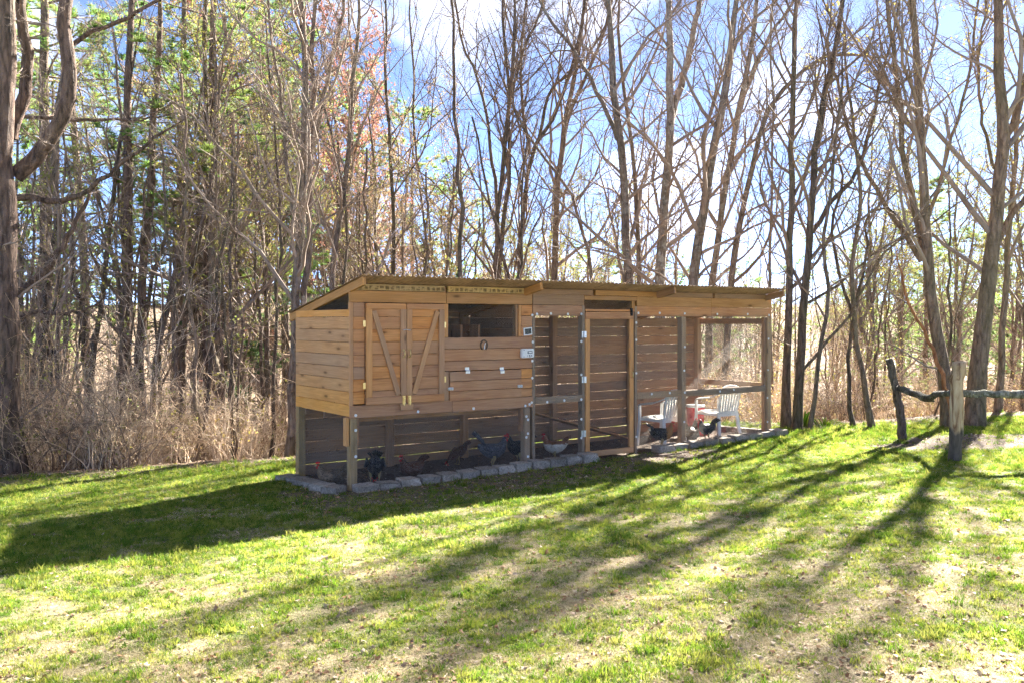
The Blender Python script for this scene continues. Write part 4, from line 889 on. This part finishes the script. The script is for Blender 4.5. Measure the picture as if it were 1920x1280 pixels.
tr_('thin_tree', 'thin leaning brown trunk just past the dark log post', 15.1, 'bark_brown', [([(1634, 798), (1616, 690), (1602, 606), (1598, 500), (1612, 400), (1606, 280)], 13, 6, True, 3)], n1=12, n2=6)
tr_('poplar_tree', 'tall grey tree of upright stems behind the peeled fence post', 14.9, 'bark_brown',
    [([(1778, 792), (1766, 680), (1748, 566), (1736, 469), (1735, 337), (1727, 225), (1716, 112), (1711, -10)], 31, 10, True, 3), ([(1731, 470), (1720, 405), (1694, 290), (1686, 180), (1671, 75), (1662, -10)], 15, 9, False, 1.5), ([(1728, 490), (1700, 442), (1655, 375), (1618, 312), (1590, 240), (1570, 160)], 13, 6, False, 1.5), ([(1737, 420), (1765, 330), (1790, 230), (1820, 130), (1832, 20)], 9, 5, False, 1.5)],
    n1=18, n2=8, n3=8, leaf=700, leafm='leaf_gold', spread=(22, 55))
tr_('poplar_tree', 'thickest grey-brown trunk standing over the lichen fence rail', 15.0, 'bark_brown',
    [([(1826, 788), (1834, 690), (1844, 600), (1857, 497), (1868, 420), (1876, 337), (1882, 244), (1872, 180), (1872, 60), (1872, -10)], 42, 15, True, 3), ([(1880, 262), (1900, 222), (1922, 150), (1940, 60), (1950, -10)], 18, 9, False, 3), ([(1862, 470), (1895, 410), (1930, 360), (1970, 300)], 16, 9, False, 1.5), ([(1876, 330), (1846, 250), (1836, 160), (1842, 60)], 8, 5, False, 1.5)],
    n1=18, n2=8, n3=8, leaf=900, leafm='leaf_gold', spread=(25, 60))
tr_('thin_tree', 'thin pale trunk in the brush behind the thickest trunk', 17.0, 'bark_brown', [([(1870, 790), (1878, 640), (1888, 480), (1904, 330), (1912, 180), (1920, 60)], 16, 8, True, 2)], n1=12, n2=6, leaf=350, leafm='leaf_gold')
tr_('dead_tree', 'dead snag with stripped orange wood leaning on the tall grey tree', 14.5, 'bark_orange', [([(1782, 770), (1766, 700), (1742, 636), (1712, 584), (1690, 520), (1680, 470)], 13, 5, True, 0)], n1=5, n2=3, n3=3)
tr_('bowed_tree', 'bowed dark branching shrub tree curling over the lawn post', 15.3, 'bark_dark', [([(1600, 798), (1592, 700), (1600, 600), (1622, 480), (1625, 410), (1650, 392), (1680, 398), (1694, 430), (1690, 470)], 10, 5, True, 0), ([(1600, 590), (1570, 500), (1560, 420), (1580, 340), (1566, 260)], 8, 4, False, 3)], n1=10, n2=6, n3=5)
tr_('slim_tree', 'slim grey trunk behind the gap beside the shaggy old pine', 15.5, 'bark_grey', [([(118, 885), (110, 700), (106, 560), (112, 420), (104, 260)], 14, 8, True, 2)], n1=12)
tr_('slim_tree', 'slender dark trunk in pale brush between the pines and the coop', 15.2, 'bark_dark', [([(508, 868), (512, 700), (518, 560), (528, 440), (522, 330), (516, 250)], 9, 4, True, 3)], n1=12, low=4)
for i, (name, label, d, bark, stems, kw) in enumerate(T):
    lm = kw.pop('leafm', 'leaf_yellow')
    S = [stem3d(p, d + .25 * j, a, b, root, ext, i * 7 + j) for j, (p, a, b, root, ext) in enumerate(stems)]
    base = S[0][0][0].copy(); base[2] += .25
    S = [(P - base, R) for P, R in S]
    parts = bare_tree(S, 1000 + i, **kw)
    tree_obj(name, parts, (M[bark], M['twig_dark'] if bark in ('bark_dark',) else M['twig'], M[lm]), label, loc=tuple(base))

# --- prototypes for the rest of the woods
def proto_bare(seed, h, r0, forks, leaf=0, leafm='leaf_tan', bark='bark_grey', twig='twig', size=.05, **kw):
    r = np.random.default_rng(seed); K = 16; S = []
    def st(p0, dx, dy, hh, ra, rb):
        z = np.linspace(0, 1, K); c = np.cumsum(r.normal(0, .012 * hh, (K, 2)), 0) * .6
        return np.stack([p0[0] + dx * z ** 1.3 + c[:, 0] - c[0, 0], p0[1] + dy * z ** 1.3 + c[:, 1] - c[0, 1], p0[2] + hh * z], 1), np.linspace(ra, rb, K)
    P, R = st((0, 0, -.4), r.normal(0, .06) * h, r.normal(0, .06) * h, h, r0, .02); S.append((P, R))
    for k in range(forks):
        i = int(r.uniform(2, 8)); S.append(st(P[i], r.normal(0, .13) * h, r.normal(0, .13) * h, (h - P[i][2]) * r.uniform(.7, .95), R[i] * .7, .015))
    parts = bare_tree(S, seed + 5, leaf=leaf, leaf_size=size, **kw); return parts, (M[bark], M[twig], M[leafm])
PROTO = []
def proto(name, label, pm, group): o = tree_obj(name, pm[0], pm[1], label, group=group); COL.objects.unlink(o); [COL.objects.unlink(c) for c in o.children]; PROTO.append(o); return o
gb = 'bare woodland trees'
P_BARE = [proto('bare_tree', 'slender bare grey tree among the woods behind the coop', proto_bare(21, 13, .12, 1, n1=16, n2=8, n3=8, rmin=.0042), gb),
          proto('bare_tree', 'slender bare dark tree among the woods behind the coop', proto_bare(22, 12, .10, 2, bark='bark_dark', twig='twig_dark', n1=13, n2=6, n3=6, rmin=.0042), gb),
          proto('bare_tree', 'tall bare brown tree among the woods behind the coop', proto_bare(23, 15, .14, 1, bark='bark_brown', n1=18, n2=8, n3=8, rmin=.0042), gb),
          proto('young_tree', 'young thin whip-like bare tree in the woodland thicket', proto_bare(24, 8, .05, 0, bark='bark_brown', twig='twig', n1=20, n2=6, n3=5, rmin=.0033, f1=.12), 'young trees in the thicket')]
P_SAP = [proto('sapling', 'thin upright grey sapling in the woodland thicket', proto_bare(51, 6.5, .032, 0, leaf=320, leafm='leaf_yellow', size=.04, bark='bark_brown', n1=14, n2=4, n3=3, rmin=.0028, f1=.3, llen=(.06, .16), spread=(35, 75)), 'grey saplings'),
         proto('sapling', 'thin upright dark sapling in the woodland thicket', proto_bare(52, 7.5, .048, 0, bark='bark_dark', twig='twig_dark', n1=14, n2=4, n3=3, rmin=.003, f1=.35, llen=(.06, .16), spread=(35, 75)), 'dark saplings')]
P_BUD = [proto('budding_tree', 'tree hazy with yellow-green spring buds in the woods', proto_bare(31, 13, .13, 2, leaf=9000, leafm='leaf_yellow', size=.046, n1=15, n2=8, n3=8, rmin=.0042), 'yellow-green budding trees'),
         proto('budding_tree', 'tree hazy with tan spring buds in the woods', proto_bare(32, 13, .13, 2, leaf=7000, leafm='leaf_tan', size=.045, n1=15, n2=8, n3=8, rmin=.0042), 'tan budding trees'),
         proto('red_maple', 'tree hazy with rosy red spring buds in the woods', proto_bare(33, 12, .13, 3, leaf=26000, leafm='leaf_red', size=.042, n1=14, n2=8, n3=6, rmin=.0042), 'red budding maples')]
def proto_pine(seed, h, r0, nm='needle', **kw): return pine_tree(h, r0, seed, **kw), (M['bark_pine'], M['twig_dark'], M[nm])
P_PINE = [proto('pine_tree', 'tall green pine with tiered needle boughs in the woods', proto_pine(41, 17, .18, f0=.3, dens=1.0, nl=.19), 'green pines in the woods'),
          proto('pine_tree', 'tall green pine with bare lower trunk in the woods', proto_pine(42, 19, .20, f0=.5, dens=.9, nl=.19), 'green pines with bare lower trunks'),
          proto('small_pine', 'small dense dark green pine among the bare trees', proto_pine(43, 10, .11, nm='needle_far', f0=.12, dens=1.15, nl=.17), 'small dark pines')]
rt = np.random.default_rng(77)
placed = [(S_[2] * 0, 0) for S_ in []]
def put(o, px, d, s=1., sz=None, tilt=.03):
    x = (px - 960) / FPX * d; e = edge_y(x) + .5
    if d < e: return
    u, v = coop_uv(x, d)
    if -1 < u < 8.2 and v < 2.6: return
    place = ('beyond the shaggy old pine' if px < 120 else 'beside the straight brown pine pair' if px < 330 else 'between the pine pair and the coop' if px < 545 else 'behind the cupboard end of the coop' if px < 1000
             else 'behind the screen door' if px < 1200 else 'behind the mesh bays of the run' if px < 1460 else 'past the far end of the run' if px < 1650 else 'behind the rustic fence')
    lab = o['label'].split(' in the wood')[0].split(' among the')[0] + ' ' + place
    copy_tree(o, (x, d, G(x, d)), rt.uniform(0, 6.28), s, label=lab, group=o['group'] + ' ' + place, sz=sz, tilt=(rt.normal(0, tilt), rt.normal(0, tilt)))
# pines: mostly on one side of the woods
for px, d, k, s in ((385, 19.5, 0, .85), (330, 23, 0, .95), (455, 27, 0, 1.), (90, 21, 1, .95), (180, 26, 0, 1.), (520, 34, 1, 1.0), (385, 36, 0, 1.1), (-90, 22, 0, 1.), (120, 40, 0, 1.1), (590, 44, 0, 1.1), (690, 46, 1, 1.1), (770, 40, 0, .95), (860, 52, 0, .95), (20, 44, 1, 1.2),
                    (1780, 40, 0, .62), (1850, 46, 0, .68), (1910, 38, 0, .6), (1660, 56, 0, .66), (1590, 60, 1, .66), (1400, 62, 0, .7), (1270, 70, 0, .8), (1100, 60, 0, .8), (1740, 62, 0, .8), (960, 64, 0, .9), (1490, 68, 0, .75)):
    put(P_PINE[k], px, d, s)
for px, d in ((500, 22), (640, 33), (830, 35), (1740, 33), (1830, 31), (1160, 46), (1350, 50)  ): put(P_PINE[2], px, d, rt.uniform(.7, 1.))
for px, d in ((640, 28), (690, 32), (665, 36), (400, 34), (440, 26)): put(P_BUD[2], px, d, rt.uniform(.85, 1.05) * (1.25 if px in (640, 690) else .95))
for px, d in ((480, 19), (520, 22), (430, 18), (930, 30), (1040, 34), (1100, 28), (1220, 40), (1700, 26), (1800, 22), (1880, 24), (1600, 30), (1640, 20), (1920, 20), (250, 19), (60, 21)): put(P_BUD[0], px, d, rt.uniform(.6, .95) if px < 1200 else rt.uniform(.42, .62))
for px, d in ((820, 24), (870, 28), (760, 30), (720, 26), (910, 36), (590, 26), (980, 40), (1060, 44), (1450, 36), (1560, 38), (500, 33), (410, 21), (1150, 34)): put(P_BUD[1], px, d, rt.uniform(.7, 1.0) if px < 1200 else rt.uniform(.5, .7))
for k in range(12):
    px = rt.uniform(-100, 1100); d = rt.uniform(20, 46); put(P_BARE[rt.integers(0, 3)], px, d, rt.uniform(.5, .85), tilt=.05)
for k in range(12):
    px = rt.uniform(1100, 1860); d = rt.uniform(22, 50); put(P_BARE[rt.integers(0, 3)], px, d, rt.uniform(.35, .6), tilt=.05)
for k in range(22):
    px = rt.uniform(-120, 1000) if k % 3 else rt.uniform(1000, 2040); d = rt.uniform(13.2, 26); put(P_BARE[3], px, d, rt.uniform(.4, .85) if k % 3 else rt.uniform(.3, .5), tilt=.09)

for k in range(72):
    px = rt.uniform(-60, 560) if k < 40 else rt.uniform(560, 1060) if k < 58 else rt.uniform(1470, 1930); d = rt.uniform(13.3, 25); put(P_SAP[k % 2], px, d, rt.uniform(.6, 1.2) if k < 58 else rt.uniform(.4, .7), tilt=.07)
# --- far wood that reads as one mass
N = 260; px = rt.uniform(-700, 2600, N); d = rt.uniform(62, 150, N); x = (px - 960) / FPX * d; z = gz(x, d)
coll_m = []
def joined(o):
    b = Bag(); mats = []; fm = []
    for c in o.children:
        me = c.data; nv = len(me.vertices); co = np.empty(nv * 3, np.float32); me.vertices.foreach_get('co', co)
        bm = bmesh.new(); bm.from_mesh(me); q4 = np.array([[v.index for v in f.verts] for f in bm.faces if len(f.verts) == 4], int); q3 = np.array([[v.index for v in f.verts] for f in bm.faces if len(f.verts) == 3], int); bm.free()
        b.add(co.reshape(-1, 3), *( [q4] if len(q4) else []), *([q3] if len(q3) else [])); fm += [len(mats)] * (len(q4) + len(q3)); mats.append(me.materials[0])
    me = b.mesh('far_tree', True, mats); me.polygons.foreach_set('material_index', np.array(fm, np.int32)); return me
FAR = [joined(P_BUD[1]), joined(P_BARE[2]), joined(P_PINE[0]), joined(P_BUD[0])]
rot = np.stack([np.zeros(N), np.zeros(N), rt.uniform(0, 6.28, N)], 1)
scatter('distant_woods', FAR, np.stack([x, d, z], 1), rot, rt.uniform(.75, 1.1, N), rt.choice(4, N, p=[.4, .3, .15, .15]), 'far woodland of bare and budding trees beyond the slope', 'woods')

# --- brush and brambles
def brush_mesh(seed, h, n, leaf=0, leafm='leaf_tan', mat='brush', arch=.0, lean=.38, sub=5, ang=(25, 70)):
    r = np.random.default_rng(seed); K = 7; base = np.stack([r.normal(0, .28, n), r.normal(0, .28, n), np.full(n, -.05)], 1)
    d = np.stack([r.normal(0, lean, n), r.normal(0, lean, n), np.ones(n)], 1); d /= np.linalg.norm(d, axis=1, keepdims=True); L = r.uniform(.45, 1.1, n)[:, None] * h
    C = np.empty((n, K, 3)); C[:, 0] = base
    for k in range(1, K): C[:, k] = C[:, k - 1] + d * L / (K - 1); d = d + r.normal(0, .12 if lean < .2 else .16, (n, 3)) - np.array([0, 0, arch * k / K]); d /= np.linalg.norm(d, axis=1, keepdims=True)
    R = np.linspace(1, .35, K)[None] * r.uniform(.005, .012, (n, 1)); b = Bag(); b.tubes(C, R, 3)
    L1, R1 = grow(C, R, r, sub, .2, .97, .15, .45, *ang, .05, .22, 5, .6, .0032); b.tubes(L1, R1, 3)
    L2, R2 = grow(L1, R1, r, 4, .2, .97, .25, .6, 25, 70, .0, .25, 4, .6, .003); b.tubes(L2, R2, 3)
    nf = sum(len(q) for q in b.Q)
    if leaf: b.add(*leaf_quads(on_lines(L2, r, leaf), r, .038))
    me = b.mesh('brush', False, [M[mat], M[leafm]]); tot = sum(len(q) for q in b.Q); mi = np.zeros(tot, np.int32); mi[nf:] = 1; me.polygons.foreach_set('material_index', mi); return me
BR = [brush_mesh(1, 2.4, 16), brush_mesh(2, 1.8, 20, arch=.5), brush_mesh(3, 3.2, 12), brush_mesh(4, 1.6, 18, 260, 'leaf_tan', arch=.35), brush_mesh(5, 2.2, 14, 320, 'leaf_yellow'), brush_mesh(6, 1.3, 22, 200, 'leaf_gold', arch=.5), brush_mesh(7, 2.0, 18, 0, 'leaf_tan', 'twig_dark', arch=.3), brush_mesh(8, 4.6, 5, lean=.1, sub=9, ang=(45, 90)), brush_mesh(9, 4.0, 6, 150, 'leaf_yellow', lean=.14, sub=8, ang=(40, 80)), brush_mesh(10, 3.4, 7, lean=.09, sub=9, ang=(50, 95))]
N = 1300; px = rt.uniform(-420, 2340, N); x = np.empty(N); d = np.empty(N)
e = rt.gamma(1.6, 5.0, N) * np.where(px > 1100, 1.9, 1.15); d = 14 + e
for _ in range(6): x = (px - 960) / FPX * d; d = edge_y(x) + .55 + e
x = (px - 960) / FPX * d; u, v = coop_uv(x, d); ok = ~((u > -1.1) & (u < 8.3) & (v < 2.4)); x, d = x[ok], d[ok]; N = len(x)
big = 1 + np.clip((d - 18) / 30, 0, .9)
pr = np.where(x > 3, 0, 1)
idx = np.where(pr == 1, rt.choice(10, N, p=[.12, .24, .04, .15, .13, .06, .16, .03, .03, .04]), rt.choice(10, N, p=[.11, .20, .03, .20, .12, .14, .16, .01, .02, .01]))
scatter('undergrowth', BR, np.stack([x, d, gz(x, d)], 1), np.stack([rt.normal(0, .12, N), rt.normal(0, .12, N), rt.uniform(0, 6.28, N)], 1), rt.uniform(.35, 1.0, N) * big * (.75 + .6 * fbm(x * .35, d * .35, 71, 2)), idx, 'dense tan brush and bare brambles under the trees', 'undergrowth')

# --- fresh green clump at the end of the run
def clump(px, py, label, h, n, seed):
    x, y = plane_hit(px, py); r = np.random.default_rng(seed); o = empty('leafy_plant', (x, y, G(x, y))); tag(o, label, 'plant')
    for k in range(n):
        a = r.uniform(0, 6.28); d = r.uniform(.02, .16); L = h * r.uniform(.6, 1.1); m = MB(); ca, sa = math.cos(a), math.sin(a)
        pts = [(ca * d, sa * d, -.02), (ca * (d + .03), sa * (d + .03), L * .5), (ca * (d + .08), sa * (d + .08), L * .9), (ca * (d + .14), sa * (d + .14), L)]
        m.ribbon(pts, (-sa, ca, 0), [.02, .034, .026, .004], .002); m.build('leaf', M['leaf_fresh'], o, True)
clump(1507, 797, 'bright green clump of strap leaves at the foot of the lawn-edge trunks', .26, 34, 3)
clump(1546, 796, 'low fresh green leafy clump next to the taller strap-leaved one', .12, 22, 4)

# ------------------------------------------------------------------ grass and fallen leaves
def grass_mesh(seed, n, h, spread, w, mat, lean=.5):
    r = np.random.default_rng(seed); a = r.uniform(0, 6.28, n); rr = spread * np.sqrt(r.uniform(0, 1, n)); b = np.stack([rr * np.cos(a), rr * np.sin(a), np.full(n, -.01)], 1)
    dr = r.normal(0, lean, (n, 2)); L = h * r.uniform(.5, 1.15, n)[:, None]; t = np.concatenate([dr * .5, np.ones((n, 1))], 1); t /= np.linalg.norm(t, axis=1, keepdims=True); t2 = np.concatenate([dr * 1.6, np.full((n, 1), .7)], 1); t2 /= np.linalg.norm(t2, axis=1, keepdims=True)
    s = np.stack([-np.sin(a + 1), np.cos(a + 1), np.zeros(n)], 1) * w * r.uniform(.7, 1.2, (n, 1)); m = b + t * L * .55; tip = m + t2 * L * .5
    V = np.stack([b - s, b + s, m - s * .8, m + s * .8, tip], 1).reshape(-1, 3); i = np.arange(n)[:, None] * 5
    return mesh_np('grass_tuft', V, [i + np.array([[0, 1, 3, 2]]), i + np.array([[2, 3, 4]])], True, [M[mat]])
GR = [grass_mesh(1, 26, .034, .055, .0022, 'grass', .7), grass_mesh(2, 22, .044, .05, .0024, 'grass', .6), grass_mesh(3, 30, .026, .06, .002, 'grass', .9), grass_mesh(4, 26, .075, .04, .0028, 'grass', .5),
      grass_mesh(5, 30, .036, .07, .0018, 'straw', 1.3), grass_mesh(6, 30, .03, .08, .002, 'straw', 2.2), grass_mesh(7, 13, .05, .03, .0075, 'grass', 1.7)]
def lawn_points(n, seed):
    r = np.random.default_rng(seed); y = 3.2 + 14.5 * r.uniform(0, 1, n) ** 1.25; x = r.uniform(-1, 1, n) * (1.5 + .66 * y); return r, x, y
r, x, y = lawn_points(250000, 5)
dr = dry_mask(x, y); dt, ins = dirt_mask(x, y); lw = lawn_mask(x, y)
p = lw * (1 - dt * .93) * (1 - ins) * (1 - .3 * dr); k = r.uniform(0, 1, len(x)) < p; x, y, dr = x[k], y[k], dr[k]; n = len(x)
straw = r.uniform(0, 1, n) < dr * .72; idx = np.where(straw, r.integers(4, 6, n), r.choice([0, 1, 2, 3, 6], n, p=[.39, .2, .33, .05, .03])); clumpy = fbm(x * 1.4, y * 1.4, 91, 3)
scatter('lawn_grass', GR, np.stack([x, y, gz(x, y)], 1), np.stack([r.normal(0, .12, n), r.normal(0, .12, n), r.uniform(0, 6.28, n)], 1), r.uniform(.6, 1.05, n) * (.75 + .6 * clumpy) * (1 - .25 * dr) * (1 + .3 * sstep(9, 15, y)), idx, 'short patchy green and straw-coloured lawn grass', 'grass')
def dead_leaf(seed):
    r = np.random.default_rng(seed); n = 9; a = np.linspace(0, 2 * np.pi, n, endpoint=False); rr = .024 * (1 + .4 * np.cos(a * 5)) * r.uniform(.8, 1.2, n); V = np.stack([rr * np.cos(a) * 1.35, rr * np.sin(a), .008 * np.sin(a * 2 + r.uniform(0, 6)) + r.normal(0, .004, n)], 1)
    V = np.vstack([[[0, 0, .004]], V]); return mesh_np('dead_leaf', V, [np.array([[0, 1 + i, 1 + (i + 1) % n] for i in range(n)])], False, [M['dead_leaf']])
r, x, y = lawn_points(48000, 9); dr = dry_mask(x, y); dt, ins = dirt_mask(x, y); wood = 1 - lawn_mask(x, y)
k = r.uniform(0, 1, len(x)) < np.clip(.06 + .5 * dr ** 2 + .7 * dt + .9 * wood, 0, 1) * (1 - .7 * ins); x, y = x[k], y[k]; n = len(x)
_t = Bag(); _q = np.cumsum(np.random.default_rng(3).normal(0, .006, (1, 6, 3)), 1); _q[0, :, 0] += np.linspace(-.08, .08, 6); _q[:, :, 2] *= .3; _t.tubes(_q, np.linspace(.003, .0018, 6)[None], 4)
scatter('fallen_leaves', [dead_leaf(k) for k in range(5)] + [_t.mesh('twig', True, [M['brush']])], np.stack([x, y, gz(x, y) + .012], 1), np.stack([r.normal(0, .35, n), r.normal(0, .35, n), r.uniform(0, 6.28, n)], 1), r.uniform(.25, .8, n) * np.where(r.uniform(0, 1, n) < .012, 1.5, .75), np.where(r.uniform(0, 1, n) < .05, 5, r.integers(0, 5, n)), 'small dry brown leaves and leaf fragments strewn over lawn', 'leaves')
